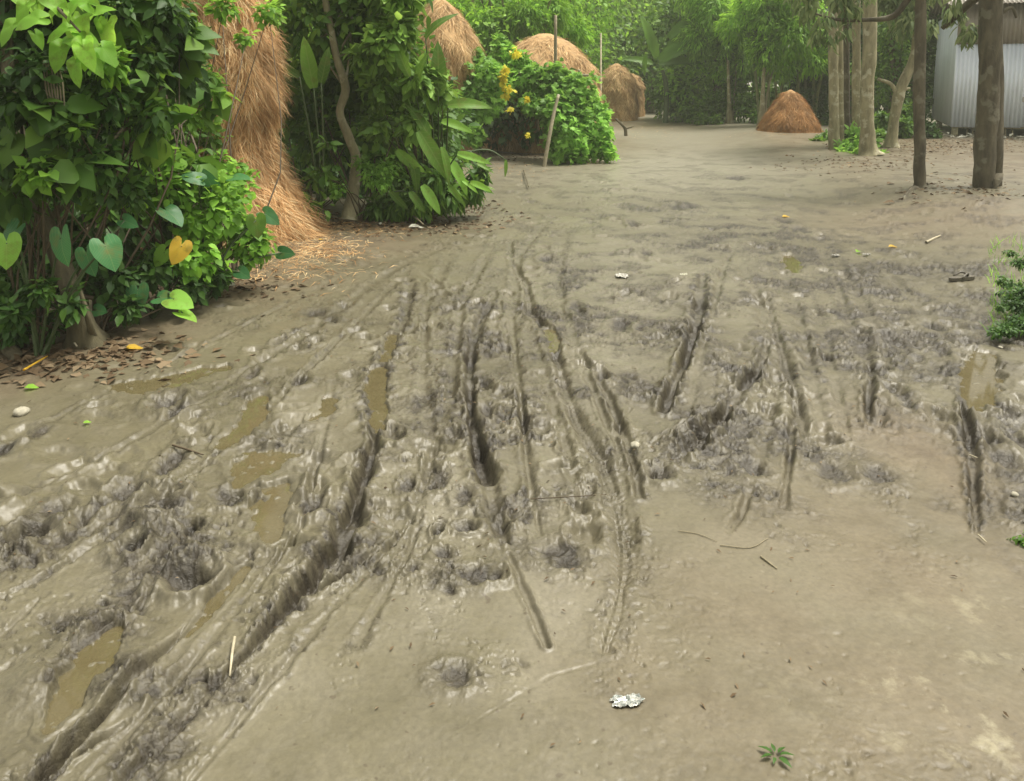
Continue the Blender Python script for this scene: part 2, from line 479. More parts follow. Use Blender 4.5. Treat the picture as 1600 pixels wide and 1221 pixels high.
# foot and hoof holes: (px, py, rx px, ry px, depth)
PITS = [(262,632,22,12,.05),(298,905,34,22,.07),(487,787,22,14,.045),(395,588,10,8,.03),(468,596,14,9,.03),(275,645,12,10,.03),
        (684,833,7,8,.03),(728,829,18,7,.03),(692,868,14,9,.02),(648,893,10,8,.012),(203,857,20,14,.05),(215,862,10,12,.04),
        (268,720,16,22,.03),(200,770,26,18,.04),(250,790,24,20,.05),(160,795,12,12,.03),(130,815,14,14,.03),
        (80,800,26,16,.03),(50,835,24,20,.035),(60,680,12,10,.02),(10,700,14,12,.02),(360,775,24,12,.03),(410,775,12,8,.03),
        (685,750,14,18,.018),(640,760,14,12,.018),(725,780,16,14,.02),(745,905,36,14,.022),(710,1062,30,18,.014),
        (900,480,12,8,.03),(855,405,12,6,.03),(910,490,14,10,.02),(968,510,16,9,.02),(1000,515,8,5,.02),(1010,395,8,4,.02),
        (1290,555,8,6,.02),(1175,730,22,12,.02),(880,870,34,22,.012),(1375,740,22,14,.02),(1300,735,26,16,.02),
        (1225,345,12,5,.03),(1250,360,14,5,.025),(1060,325,16,5,.03),(1080,325,10,4,.03),(990,350,8,4,.02),(1150,280,16,3,.03),
        (495,490,18,6,.02),(520,500,10,5,.02),(770,905,20,10,.02),(940,590,10,9,.04),(760,650,14,12,.03),(820,660,12,12,.03),
        (1460,510,18,8,.02),(1350,520,14,7,.03),(1390,530,14,9,.03),(1375,575,12,8,.03),(1405,620,16,16,.02),(1420,640,12,10,.02),
        (1540,690,20,14,.03),(1570,720,20,16,.03),(1560,640,16,12,.03),(1590,690,20,16,.03),(1030,740,20,12,.03)]
# puddles: lists of (px, py, half width px), and water depth
PUDDLES = [
 dict(label="long narrow brown puddle lying across the mud at the left, near the tree roots", p=[(190,607,20),(225,605,30),(268,597,27),(310,584,20),(352,577,11)]),
 dict(label="slim greenish puddle slanting between the long puddle and the twin puddles", p=[(405,620,12),(395,650,20),(378,675,18),(350,695,12)]),
 dict(label="wide yellow-brown puddle, the upper one of the pair left of the deep rut", p=[(452,708,18),(412,716,40),(392,735,28),(374,752,12)]),
 dict(label="square ochre puddle, the lower one of the pair left of the deep rut", p=[(428,762,24),(424,795,24),(420,830,18)]),
 dict(label="long ochre puddle with dark churned sides in the bottom left corner", p=[(182,985,9),(155,1015,26),(130,1050,30),(105,1095,22),(80,1135,14)]),
 dict(label="murky puddle filling the track beside the green weeds at right", p=[(1535,560,20),(1532,590,24),(1530,625,20),(1525,645,8)]),
 dict(label="little olive puddle in the churned mud ahead of the fallen yellow leaves", p=[(1232,400,11),(1240,415,13),(1244,425,6)]),
 dict(label="small pale puddle pooled beside the deep rut left of centre", p=[(515,620,10),(510,640,13),(490,652,8)]),
 dict(label="water standing in the deep left rut, widest beside the reed", p=[(592,575,12),(586,605,14),(592,640,12),(594,672,8)]),
 dict(label="small dark water hole in the tyre track right of centre", p=[(858,512,8),(866,530,8),(864,545,6)]),
 dict(label="thin strip of water in the tyre track at the upper left of the ruts", p=[(612,520,7),(608,545,8),(600,560,7)]),
 dict(label="water lying in the smooth diagonal groove at lower left", p=[(385,885,7),(350,925,12),(315,968,9),(290,995,6)]),
]
CHURN = [(745,540,80,90,.9),(700,600,60,50,.6),(790,660,80,40,.85),(850,500,80,60,.7),(1075,560,85,100,.95),(1100,690,100,55,1),(1060,720,60,30,.8),
         (1180,640,60,60,.4),(1000,620,60,60,.5),(930,620,50,50,.4),(600,740,55,60,.8),(640,680,60,25,.6),(550,850,60,50,.6),(470,950,80,50,.45),
         (230,780,90,50,.95),(290,860,90,55,.85),(370,790,70,60,.5),(90,810,70,45,.9),(40,850,60,50,.7),(110,760,50,30,.4),(160,990,80,60,.9),(60,1080,80,60,.9),(30,1180,70,60,.7),(210,1060,50,40,.8),
         (250,640,50,22,.7),(440,600,80,25,.4),(450,690,60,30,.35),(470,770,50,40,.5),(240,900,40,70,.7),(480,530,60,20,.4),
         (250,1170,70,50,.7),(330,1080,60,50,.5),(400,1040,60,40,.3),(560,880,60,30,.5),(740,905,55,20,.7),(710,1062,45,30,.45),
         (1380,470,170,55,1),(1420,560,130,60,.95),(1320,410,140,35,.9),(1500,430,70,30,.8),(1150,380,110,35,.5),(1200,430,90,40,.4),(1360,640,70,50,.6),
         (1310,720,70,40,.6),(1550,700,60,70,.95),(1540,640,60,40,.7),(1590,790,50,50,.7),(1290,560,80,60,.4),(1180,370,80,20,.7),(900,430,100,40,.3),
         (870,870,60,30,.45),(985,850,40,60,.4),(1000,920,20,60,.25),(960,980,30,60,.2),(930,1040,35,70,.25),(870,1170,40,60,.2),(690,500,50,60,.3),(760,720,30,30,.5),(810,790,30,40,.4),(1040,325,60,12,.4)]
EARTH = [(480,385,170,22,.9),(300,440,170,28,.9),(120,530,170,35,1),(0,580,110,40,1),(600,350,150,14,.8),(850,225,160,18,.9),(1450,235,260,25,1),(1580,260,160,45,.9),
         (1480,350,200,30,.75),(1300,260,90,30,.5),(1420,700,100,80,.7),(1250,950,280,160,.5),(1450,880,230,170,.6),(1500,1080,250,170,.6),(1120,1070,240,130,.45),(1300,1180,300,100,.45),(1000,195,120,8,.8),(1230,215,90,6,.6)]
GREY = [(1060,205,160,12,1),(1080,240,190,25,.8),(980,280,200,25,.5),(880,930,60,90,.9),(830,1050,60,60,.6),(690,780,50,60,.9),(680,940,60,50,.7),(620,1000,80,40,.4),(440,1060,80,50,.6),(330,1130,80,40,.4),(850,1000,60,80,.6),(960,540,60,50,.5),(990,470,60,60,.7),  # pale smooth silt; also paints sky sheen and sunlight on the far lane
        (470,700,60,50,.7),(500,640,60,30,.7),(350,900,40,60,.3),(190,910,60,40,.4),(650,630,30,50,.8),(1300,640,50,60,.6),(1160,870,120,60,.25),(920,590,50,90,.4),(1300,450,120,60,.4),(1000,420,150,50,.4),(860,860,50,200,.5)]
DRY = [(1500,1100,190,130,1),(1580,1000,80,100,.8),(1300,1130,120,70,.35),(1480,930,110,60,.35),(1180,1000,60,60,.15),(900,1040,120,40,.25)]
LUMPS = [(1060,440,30,15,.03),(1075,560,40,40,.03),(1120,560,35,35,.03),(240,800,60,36,.03),(300,870,40,30,.03),(1080,690,60,25,.03),(610,720,30,40,.03),(60,1070,50,45,.04),(200,1060,35,40,.04),
         (140,980,30,20,.03),(1580,585,50,35,.05),(1450,640,70,40,.02),(1555,340,120,18,.12),(1440,315,60,9,.06),(760,650,40,30,.02)]

def world_blob(px, py, rx, ry):
    x, y = G(px, py)
    t = GT(px, py)
    y1, y0 = G(px, py - ry)[1], G(px, py + ry)[1]
    return x, y, rx * t / FPX, max(0.01, (y1 - y0) / 2)

def paint(x, y, blobs, wob=None):
    out = np.zeros_like(x)
    for (px, py, rx, ry, s) in blobs:
        cx, cy, wx, wy = world_blob(px, py, rx, ry)
        d = ((x - cx) / wx) ** 2 + ((y - cy) / wy) ** 2
        idx = d < 5
        out[idx] = np.maximum(out[idx], s * np.exp(-(d[idx] ** 1.3) * 0.8))
    return out

def poly_dist(x, y, pts):
    """distance to a polyline plus interpolated extra columns; pts rows (x, y, w, d)"""
    best = np.full(x.shape, 1e9, dtype=np.float32)
    w = np.zeros_like(best); dep = np.zeros_like(best); arc = np.zeros_like(best); side = np.zeros_like(best)
    s0 = 0.0
    for a, b in zip(pts[:-1], pts[1:]):
        ex, ey = b[0] - a[0], b[1] - a[1]
        L = math.hypot(ex, ey)
        t = np.clip(((x - a[0]) * ex + (y - a[1]) * ey) / (L * L), 0, 1)
        dx, dy = x - (a[0] + t * ex), y - (a[1] + t * ey)
        d = np.sqrt(dx * dx + dy * dy)
        m = d < best
        best[m] = d[m]
        w[m] = (a[2] + t * (b[2] - a[2]))[m]
        dep[m] = (a[3] + t * (b[3] - a[3]))[m]
        arc[m] = (s0 + t * L)[m]
        side[m] = ((dx * ey - dy * ex) / L)[m]
        s0 += L
    return best, w, dep, arc, side

def rut_pts(p):
    out = []
    for q in p:
        x, y = G(q[0], q[1])
        t = GT(q[0], q[1])
        out.append((x, y, q[2] * t / FPX, q[3] if len(q) > 3 else 0.0))
    return out
for r in RUTS: r['w'] = rut_pts(r['p'])
for r in PUDDLES:
    r['w'] = rut_pts(r['p'])
_prng = np.random.default_rng(5)
PRINTS = []
for i in range(420):
    px, py = _prng.uniform(-50, 1650), 285 + 560 * _prng.random() ** 1.5
    if py > 690 and px > 980: continue
    x, y = G(px, py)
    PRINTS.append((x, y, _prng.uniform(.035, .075), _prng.uniform(.05, .12), _prng.uniform(0, 3.14), _prng.uniform(.008, .028)))

def base_h(x, y):
    h = 0.022 * fbm(x, y, 0.45, 3, 21)
    h = h + 0.10 * sm(2.6, 4.5, x - 0.12 * y) * sm(4.0, 8.0, y)
    for (px, py, rx, ry, s) in LUMPS:
        cx, cy, wx, wy = world_blob(px, py, rx, ry)
        d = ((x - cx) / wx) ** 2 + ((y - cy) / wy) ** 2
        h = h + s * np.exp(-d)
    return h
for r in PUDDLES:
    c = np.array([q[:2] for q in r['w']])
    r['z'] = float(base_h(c[:, 0], c[:, 1]).mean()) - 0.012

def ground(x, y):
    x = np.asarray(x, dtype=np.float32); y = np.asarray(y, dtype=np.float32)
    h = base_h(x, y)
    near = 1 - sm(9, 22, y)
    wx = x + 0.035 * fbm(x, y, 5, 2, 41)
    wy = y + 0.035 * fbm(x, y, 5, 2, 51)
    churn = paint(wx, wy, CHURN)
    patch = fbm(x, y, 2.2, 3, 61)
    road = sm(0, 0.4, patch) * (.22 + .25 * sm(-1.0, .5, x)) * near
    hard = paint(x, y, [(60,760,100,50,.8),(150,700,120,40,.8),(90,650,140,35,.8),(520,690,50,70,.6),(470,1000,90,70,.5),(600,420,120,25,.6),(300,560,160,25,.6),(1350,1000,420,210,1),(1450,700,100,70,1),(900,1180,380,100,.9),(650,1120,200,90,.8),(1150,860,130,80,.8),(330,960,100,80,.5),(1150,820,110,50,.7),(120,900,70,50,.6)])
    churn = np.clip(churn * (0.75 + 0.8 * patch) + road * (1 - hard) * 0.9, 0, 1)
    churn = churn * (1 - 0.5 * hard)
    earth = np.clip(paint(wx, wy, EARTH) * (1 + 0.5 * patch), 0, 1)
    grey = np.clip(paint(wx, wy, GREY) * (1 + 0.6 * patch) * (.55 + .4 * sm(9, 14, y)), 0, 1)
    dry = np.clip(paint(wx, wy, DRY), 0, 1)
    dark = np.zeros_like(x)  # shade of ruts, pits and creases, painted into the mud colour
    jag = fbm(x, y, 14, 3, 71)
    jag2 = fbm(x, y, 48, 2, 75)
    for r in RUTS:
        P = r['w']
        ax = np.array(P)
        m = (x > ax[:, 0].min() - .35) & (x < ax[:, 0].max() + .35) & (y > ax[:, 1].min() - .4) & (y < ax[:, 1].max() + .4)
        if not m.any(): continue
        d, w, dep, arc, side = poly_dist(x[m], y[m], P)
        j = jag[m]
        w = w * 1.05 * (0.86 + 0.38 * fbm(arc + ax[0, 0] * 3, side * 0, 7, 3, 81)) + 1e-3
        dep = dep * .74 * np.clip(1 + r.get('var', .8) * fbm(arc + ax[0, 1] * 5, side * 0, 3.3, 2, 83), .3, 1.6)
        dd = d / w + j * 0.17 + jag2[m] * .05
        prof = 1 - sm(0.3, 1.2, dd)
        bm = np.exp(-((dd - 1.65) / 0.5) ** 2) * r.get('berm', .4) * (0.55 + 0.9 * np.clip(fbm(x[m], y[m], 11, 2, 91) + .3, 0, 1.2))
        hh = -dep * prof + np.minimum(dep, .05) * bm * 0.5
        if r.get('tread'):
            hh += prof * 0.0022 * np.sign(np.sin(2 * np.pi * (arc + np.abs(side) * 0.9) / 0.034)) * sm(-.5, .2, fbm(x[m], y[m], 5, 2, 95))
            hh += prof * 0.002 * np.cos(side / w * 9)
        h[m] += hh
        c = r.get('churn', .4)
        churn[m] = np.maximum(churn[m], c * np.clip(np.exp(-((dd - 1.2) / 0.9) ** 2) * (0.7 + j), 0, 1))
        churn[m] = churn[m] * (1 - prof * (1 - c) * .7)
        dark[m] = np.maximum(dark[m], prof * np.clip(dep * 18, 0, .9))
    for (px, py, rx, ry, dp) in PITS:
        cx, cy, ex, ey = world_blob(px, py, rx, ry)
        ex = max(ex, .02); ey = max(ey, .025)
        m = (abs(x - cx) < ex * 3) & (abs(y - cy) < ey * 3)
        if not m.any(): continue
        d = np.sqrt(((x[m] - cx) / ex) ** 2 + ((y[m] - cy) / ey) ** 2) + jag[m] * .22
        h[m] += -dp * .8 * (1 - sm(.15, 1.15, d)) + dp * .45 * np.exp(-((d - 1.5) / .4) ** 2)
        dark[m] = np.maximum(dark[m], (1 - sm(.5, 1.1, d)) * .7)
        churn[m] = np.maximum(churn[m], .6 * np.exp(-(d / 1.6) ** 2))
    for (cx, cy, a, b, th, dp) in PRINTS:
        m = (abs(x - cx) < b * 2.2) & (abs(y - cy) < b * 2.2)
        if not m.any(): continue
        ux, uy = (x[m] - cx), (y[m] - cy)
        p, q = ux * math.cos(th) + uy * math.sin(th), -ux * math.sin(th) + uy * math.cos(th)
        d = np.sqrt((p / b) ** 2 + (q / a) ** 2) + jag[m] * .3
        h[m] += -dp * (1 - sm(.4, 1.05, d)) + dp * .5 * np.exp(-((d - 1.35) / .3) ** 2)
    # clods: rounded lumps parted by sharp creases
    qx = x + .022 * pn(x * 9, y * 9, 201) + .014 * pn(x * 23, y * 23, 202)
    qy = y + .022 * pn(x * 9, y * 9, 203) + .014 * pn(x * 23, y * 23, 204)
    b1 = fbm(qx, qy, 10, 5, 101, .58)
    b2 = np.abs(pn(qx * 25, qy * 25, 102))
    f1, v1 = worley(qx, qy, 25, 1); f2, v2 = worley(qx, y, 54, 2); f3, v3 = worley(x, y, 105, 3)
    dome = lambda f: (1 - np.clip(f * 2.1, 0, 1) ** 2) ** 1.5
    l1 = dome(f1) * np.clip(v1 * 2 - .9, 0, 1)
    l2 = dome(f2) * np.clip(v2 * 2 - .8, 0, 1)
    l3 = dome(f3) * np.clip(v3 * 2 - .8, 0, 1)
    p1 = dome(f1) * (v1 < .22)
    p2 = dome(f2) * (v2 < .16)
    tex = .40 * b1 + .30 * b2 + .34 * l1 + .30 * l2 + .16 * l3 + .05 * jag2 - .42 * p1 - .16 * p2 - .10
    cc = churn * (1 - 0.3 * np.clip(dark * 1.3, 0, 1))
    h += cc * tex * 0.035
    # trodden, pock-marked surface over the lane in patches, sparse on the hard bank
    pock = sm(-.1, .4, fbm(x, y, 2.6, 3, 161)) * (1 - hard * .93) * near
    h += pock * (.0035 * b1 + .004 * l2 + .002 * l3 - .010 * p1 - .005 * p2)
    h -= (1 - hard) * .003 * p2 * pock
    dark = np.clip(dark + pock * .45 * p1 + churn * (.5 * p1 + .35 * np.clip(.16 - b2, 0, 1) / .16) + pock * .3 * np.clip(-b1 - .15, 0, 1), 0, 1)  # painted shade in the small pits and creases between clods
    grey = np.clip(grey + sm(10, 19, y) * .9, 0, 1)  # sunlit far lane, painted as a paler mud colour
    h += (1 - hard * .75) * (0.005 * fbm(x, y, 3.5, 2, 111) + 0.0016 * fbm(x, y, 16, 2, 121) + 0.0007 * jag2)
    h += hard * (0.0007 * fbm(x, y, 30, 2, 141) - .0025 * dome(f2) * (v2 < .03))
    for r in PUDDLES:
        ax = np.array(r['w'])
        m = (x > ax[:, 0].min() - .3) & (x < ax[:, 0].max() + .3) & (y > ax[:, 1].min() - .5) & (y < ax[:, 1].max() + .5)
        if not m.any(): continue
        d, w, dep, arc, side = poly_dist(x[m], y[m], r['w'])
        dd = d / (w * 1.15) + jag[m] * .38 + jag2[m] * .1
        z = r['z']
        k = 1 - sm(.80, 1.15, dd)
        hm = np.maximum(h[m], z + .004 + 0.02 * np.clip(dd - 1, 0, 1)) * (1 - sm(1.5, 2.0, dd)) + h[m] * sm(1.5, 2.0, dd)
        h[m] = hm * (1 - k) + (z - .006 + .009 * jag[m] + .004 * jag2[m]) * k
        churn[m] *= (1 - k)
    churn = np.clip(churn, 0, 1)
    col = np.stack([np.clip(churn * (.48 + .9 * np.clip(.5 - tex * 1.6, 0, 1)) + dark * .8, 0, 1), earth, grey * (1 - churn), np.maximum(dry, .85 * sm(13, 21, y) * sm(9, 5, np.abs(x - 1)))], -1)  # first channel adds painted recess shade, last one painted sunlight far off
    return h, col

def GH(x, y):
    return float(ground(np.array([x]), np.array([y]))[0][0])

def build_ground():
    dep = np.concatenate([np.radians(np.linspace(88, 52, 10)), np.radians(np.linspace(51.6, 7, 800)),
                          np.radians(np.linspace(6.94, 1.6, 240)), np.radians([1.4, 1.15, .9, .7, .5, .38])])
    r = CAM_H / np.tan(dep)
    hw = 54
    th = np.concatenate([np.radians(np.linspace(-180, -hw - 3, 40)), np.radians(np.linspace(-hw, hw, 1330)), np.radians(np.linspace(hw + 3, 180, 40))[:-1]])
    R, T = np.meshgrid(r, th, indexing='ij')
    X, Y = (R * np.sin(T)), (R * np.cos(T))
    h, col = ground(X.ravel(), Y.ravel())
    V = np.stack([X.ravel(), Y.ravel(), h], -1)
    n, m = R.shape
    i = np.arange(n - 1)[:, None] * m
    j = np.arange(m)[None, :]
    j2 = (j + 1) % m
    F = np.stack([i + j, i + j2, i + m + j2, i + m + j], -1).reshape(-1, 4)
    # cap right under the camera
    V = np.vstack([V, [[0, 0, 0]]])
    col = np.vstack([col, [[0, 0, 0, 0]]])
    cidx = len(V) - 1
    jj = np.arange(m)
    C = np.stack([np.full(m, cidx), (jj + 1) % m, jj], -1)
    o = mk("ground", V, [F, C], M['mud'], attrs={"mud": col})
    tag(o, kind='structure')
build_ground()

def build_puddles():
    for r in PUDDLES:
        P = np.array(r['w'])
        pts = P[:, :2]; w = P[:, 2] * 1.6
        # resample and offset to both sides, with round ends
        d = np.gradient(pts, axis=0)
        d /= np.linalg.norm(d, axis=1)[:, None]
        nrm = np.stack([-d[:, 1], d[:, 0]], -1)
        left = pts + nrm * w[:, None]; right = pts - nrm * w[:, None]
        a0 = math.atan2(nrm[-1][1], nrm[-1][0]); cap1 = [pts[-1] + w[-1] * np.array((math.cos(a0 - k), math.sin(a0 - k))) for k in (.8, 1.57, 2.3)]
        a1 = math.atan2(-nrm[0][1], -nrm[0][0]); cap0 = [pts[0] + w[0] * np.array((math.cos(a1 - k), math.sin(a1 - k))) for k in (.8, 1.57, 2.3)]
        ring = list(left) + cap1 + list(right[::-1]) + cap0
        n = len(left)
        # strips between the sides keep the sheet inside its basin
        V = [(*q, 0) for q in left] + [(*q, 0) for q in right] + [(*q, 0) for q in cap1] + [(*q, 0) for q in cap0]
        V = np.array(V); V[:, 2] = r['z']
        F4 = [(n + i, n + i + 1, i + 1, i) for i in range(n - 1)]
        F5 = [(n - 1, 2 * n - 1, 2 * n + 2, 2 * n + 1, 2 * n)]
        F6 = [(n, 0, 2 * n + 5, 2 * n + 4, 2 * n + 3)]
        o = mk("puddle", V, [np.array(F4), np.array(F5), np.array(F6)], M['water'], origin=(float(pts[n // 2][0]), float(pts[n // 2][1]), r['z']), smooth=False)
        # every face must look up
        for p in o.data.polygons:
            if p.normal.z < 0:
                p.flip()
        tag(o, r['label'], 'puddle', 'puddles in the mud')
build_puddles()

# ------------------------------------------------------------------ plant building blocks
def norm(a):
    return a / (np.linalg.norm(a, axis=-1, keepdims=True) + 1e-9)

def tube(pts, rad, sides=8, rough=0.0, seed=0, sub=4, flare=0.0):
    """a smooth tapering tube through pts; returns V, F"""
    pts = np.array(pts, dtype=float); rad = np.array(rad, dtype=float)
    n = len(pts)
    if n > 2 and sub > 1:
        t = np.linspace(0, n - 1, (n - 1) * sub + 1)
        out = []; rr = []
        ext = np.vstack([2 * pts[0] - pts[1], pts, 2 * pts[-1] - pts[-2]])
        for q in t:
            i = min(int(q), n - 2); f = q - i
            p0, p1, p2, p3 = ext[i], ext[i + 1], ext[i + 2], ext[i + 3]
            out.append(0.5 * ((2 * p1) + (-p0 + p2) * f + (2 * p0 - 5 * p1 + 4 * p2 - p3) * f * f + (-p0 + 3 * p1 - 3 * p2 + p3) * f ** 3))
            rr.append(rad[i] * (1 - f) + rad[i + 1] * f)
        pts, rad = np.array(out), np.array(rr)
        n = len(pts)
    d = norm(np.gradient(pts, axis=0))
    ref = np.array((0.0, 1.0, 0.0)) if abs(d[0][1]) < .8 else np.array((1.0, 0, 0))
    u = norm(np.cross(d, ref)); v = np.cross(d, u)
    a = np.arange(sides) * 2 * np.pi / sides
    r = rad[:, None] * np.ones(sides)
    if rough:
        rs = np.random.default_rng(seed)
        r = r * (1 + rough * pn(np.cos(a)[None, :] * 1.3 + np.linspace(0, n * .35, n)[:, None], np.sin(a)[None, :] * 1.3 + seed + 0 * r, seed % 50))
    if flare:
        k = np.exp(-np.arange(n) / 1.2)[:, None]
        r = r * (1 + flare * k * (1 + .5 * np.sin(a * 3 + seed)[None, :]))
    V = pts[:, None, :] + r[..., None] * (np.cos(a)[None, :, None] * u[:, None, :] + np.sin(a)[None, :, None] * v[:, None, :])
    i = np.arange(n - 1)[:, None] * sides; j = np.arange(sides)[None, :]; j2 = (j + 1) % sides
    F = np.stack([i + j, i + j2, i + sides + j2, i + sides + j], -1).reshape(-1, 4)
    V = np.vstack([V.reshape(-1, 3), [pts[-1]]])
    c = len(V) - 1
    T = np.stack([(n - 1) * sides + np.arange(sides), (n - 1) * sides + (np.arange(sides) + 1) % sides, np.full(sides, c)], -1)
    return V, [F, T]

def merge(parts):
    V = []; F = {}
    off = 0
    for v, fs in parts:
        fs = fs if isinstance(fs, list) else [fs]
        for f in fs:
            f = np.asarray(f)
            if len(f): F.setdefault(f.shape[1], []).append(f + off)
        V.append(np.asarray(v)); off += len(v)
    return np.vstack(V), [np.vstack(f) for f in F.values()]

# leaf shapes, one metre long along +y
def T_quad():
    return np.array([(0, 0, 0), (.3, .42, .07), (0, 1, -.12), (-.3, .42, .07)]), [np.array([(0, 1, 2, 3)])]
def T_leaf(w=.28, droop=.18, fold=.07):
    V = [(0, 0, 0), (-w * .8, .22, fold), (0, .25, 0), (w * .8, .22, fold), (-w, .52, fold - droop * .25), (0, .55, -droop * .3), (w, .52, fold - droop * .25), (-w * .5, .82, -droop * .6), (0, .84, -droop * .75), (w * .5, .82, -droop * .6), (0, 1.05, -droop * 1.2)]
    T = [(0, 2, 1), (0, 3, 2), (7, 8, 10), (8, 9, 10)]
    Q = [(1, 2, 5, 4), (2, 3, 6, 5), (4, 5, 8, 7), (5, 6, 9, 8)]
    return np.array(V), [np.array(T), np.array(Q)]
def T_polar(rf, n=24, cup=.12, wave=.03, k=3, droop=.25):
    V = [(0, 0, 0)]
    for ring in (.5, 1.0):
        for i in range(n):
            t = 2 * math.pi * i / n
            r = rf(t) * ring
            x, y = r * math.sin(t), r * math.cos(t)
            V.append((x, y, cup * abs(x) * .8 - droop * max(0, y) ** 2 - .25 * droop * max(0, -y) + wave * ring * math.sin(k * t + 1)))
    T = [(0, 1 + (i + 1) % n, 1 + i) for i in range(n)]
    Q = [(1 + i, 1 + (i + 1) % n, 1 + n + (i + 1) % n, 1 + n + i) for i in range(n)]
    return np.array(V), [np.array(T), np.array(Q)]
def heart(t):
    t = (t + math.pi) % (2 * math.pi) - math.pi
    a = abs(t)
    xs = [0, .35, .8, 1.3, 1.9, 2.5, 2.85, 3.15]
    ys = [1.0, .78, .60, .52, .52, .56, .42, .06]
    return float(np.interp(a, xs, ys))
def lobed(t):
    a = abs((t + math.pi) % (2 * math.pi) - math.pi)
    return float(np.interp(a, [0, .45, .85, 1.35, 1.75, 2.3, 2.8, 3.15], [1.0, .55, .88, .48, .78, .45, .55, .08])) * .62
T_HEART = T_polar(heart)
T_HEART_FLAT = T_polar(heart, 24, .05, .04, 5, .5)
T_LOBED = T_polar(lobed, 15, .1, .04, 4, .3)
def T_strap(w=.14, droop=.5, n=9, fold=.05, split=False):
    V = []
    for i in range(n):
        y = i / (n - 1)
        ww = w * math.sin(math.pi * min(1, (y * .93 + .07)) ** .8) ** .7 if y < 1 else 0.002
        z = -droop * y ** 2
        yy = y * (1 - .25 * droop * y)
        rag = 1 + (.12 * math.sin(i * 9.1) if split else 0)
        V += [(-ww * rag, yy, z + fold * ww / w * 1.0), (-ww * .5, yy, z + fold * .5), (0, yy, z), (ww * .5, yy, z + fold * .5), (ww * rag, yy, z + fold * ww / w)]
    Q = [(i * 5 + j, i * 5 + j + 1, i * 5 + j + 6, i * 5 + j + 5) for i in range(n - 1) for j in range(4)]
    return np.array(V), [np.array(Q)]

def inst(T, P, D, U, S, W=None):
    """copies of a template: at P, tip towards D, face towards U, length S, width factor W"""
    tv, tf = T
    P = np.asarray(P, float); n = len(P)
    y = norm(np.asarray(D, float)); x = norm(np.cross(y, np.asarray(U, float))); z = np.cross(x, y)
    S = np.broadcast_to(np.asarray(S, float), (n,)); W = np.ones(n) if W is None else np.broadcast_to(np.asarray(W, float), (n,))
    V = P[:, None, :] + S[:, None, None] * (tv[None, :, 0:1] * W[:, None, None] * x[:, None, :] + tv[None, :, 1:2] * y[:, None, :] + tv[None, :, 2:3] * z[:, None, :])
    k = len(tv)
    F = [(f[None] + (np.arange(n) * k)[:, None, None]).reshape(-1, f.shape[1]) for f in tf]
    return V.reshape(-1, 3), F

def LA(T, n=1):
    """leaf coordinates carried by each vertex: across, along"""
    tv = T[0]
    return {"lf": np.tile(np.stack([tv[:, 0] + .5, np.clip(tv[:, 1], 0, 1.1), np.ones(len(tv)), np.ones(len(tv))], -1), (n, 1))}

def rnd_dir(n):
    v = rng.normal(size=(n, 3))
    return norm(v)

def clump_leaves(clumps, n, T, size, droop=.35, width=1.0, up=.8, shell=.5, zmin=0.03, out=.7):
    """clumps: rows (x, y, z, r [, vertical stretch]); n leaves spread through them by volume, thicker to their outsides"""
    C = np.array([c[:3] for c in clumps], float); R = np.array([c[3] for c in clumps], float)
    K = np.array([c[4] if len(c) > 4 else 1.0 for c in clumps], float)
    pr = R ** 2.2 * K; pr /= pr.sum()
    i = rng.choice(len(C), n, p=pr)
    o = rnd_dir(n)
    rr = (shell + (1 - shell) * rng.random(n)) ** .8
    # leaves gather in sprays, leaving gaps between
    lump = .78 + .42 * pn(o[:, 0] * 2.3 + i * 3.1, o[:, 2] * 2.3 + o[:, 1] * 2.0, 7)
    off = o * (R[i] * rr * lump)[:, None]
    off[:, 2] *= K[i]
    P = C[i] + off
    D = o * out + rnd_dir(n) * .7 + np.array((0, 0, -droop))
    U = np.array((0, 0, up)) + rnd_dir(n) * .55 + o * .4
    keep = P[:, 2] > zmin
    P, D, U = P[keep], D[keep], U[keep]
    S = size * rng.uniform(.45, 1.4, len(P))
    return inst(T, P, D, U, S, np.full(len(P), width))

def limbs(base, clumps, r0=.02, frac=.6, sides=5):
    """thin branches from points on the trunk to the clump centres"""
    parts = []
    for k, c in enumerate(clumps):
        a = np.array(base[k % len(base)], float); b = np.array(c[:3], float)
        m = (a + b) / 2 + rng.normal(size=3) * .06 * np.linalg.norm(b - a) + np.array((0, 0, .05))
        parts.append(tube([a, m, b], [r0, r0 * .7, r0 * .3], sides, sub=3))
    return merge(parts)

def plant(name, label, cat, base, clumps, n, T, size, mat, trunks=(), bark='bark', branch_from=None, group=None, br=.015, flare=.5, **kw):
    t = thing(name, label, cat, base, group)
    V, F = clump_leaves(clumps, n, T, size, **kw)
    mk('foliage' if not trunks else 'crown', V, F, M[mat], t)
    for k, (pts, rad) in enumerate(trunks):
        v, f = tube(pts, rad, 12, rough=.16, seed=int(abs(pts[0][0]) * 37) + k, flare=flare)
        mk('trunk' if rad[0] > .035 else 'stem', v, f, M[bark], t)
    if branch_from:
        v, f = limbs(branch_from, clumps, br)
        mk('branches', v, f, M[bark], t)
    return t

def gz(px, py):
    x, y = G(px, py)
    return np.array((x, y, GH(x, y)))

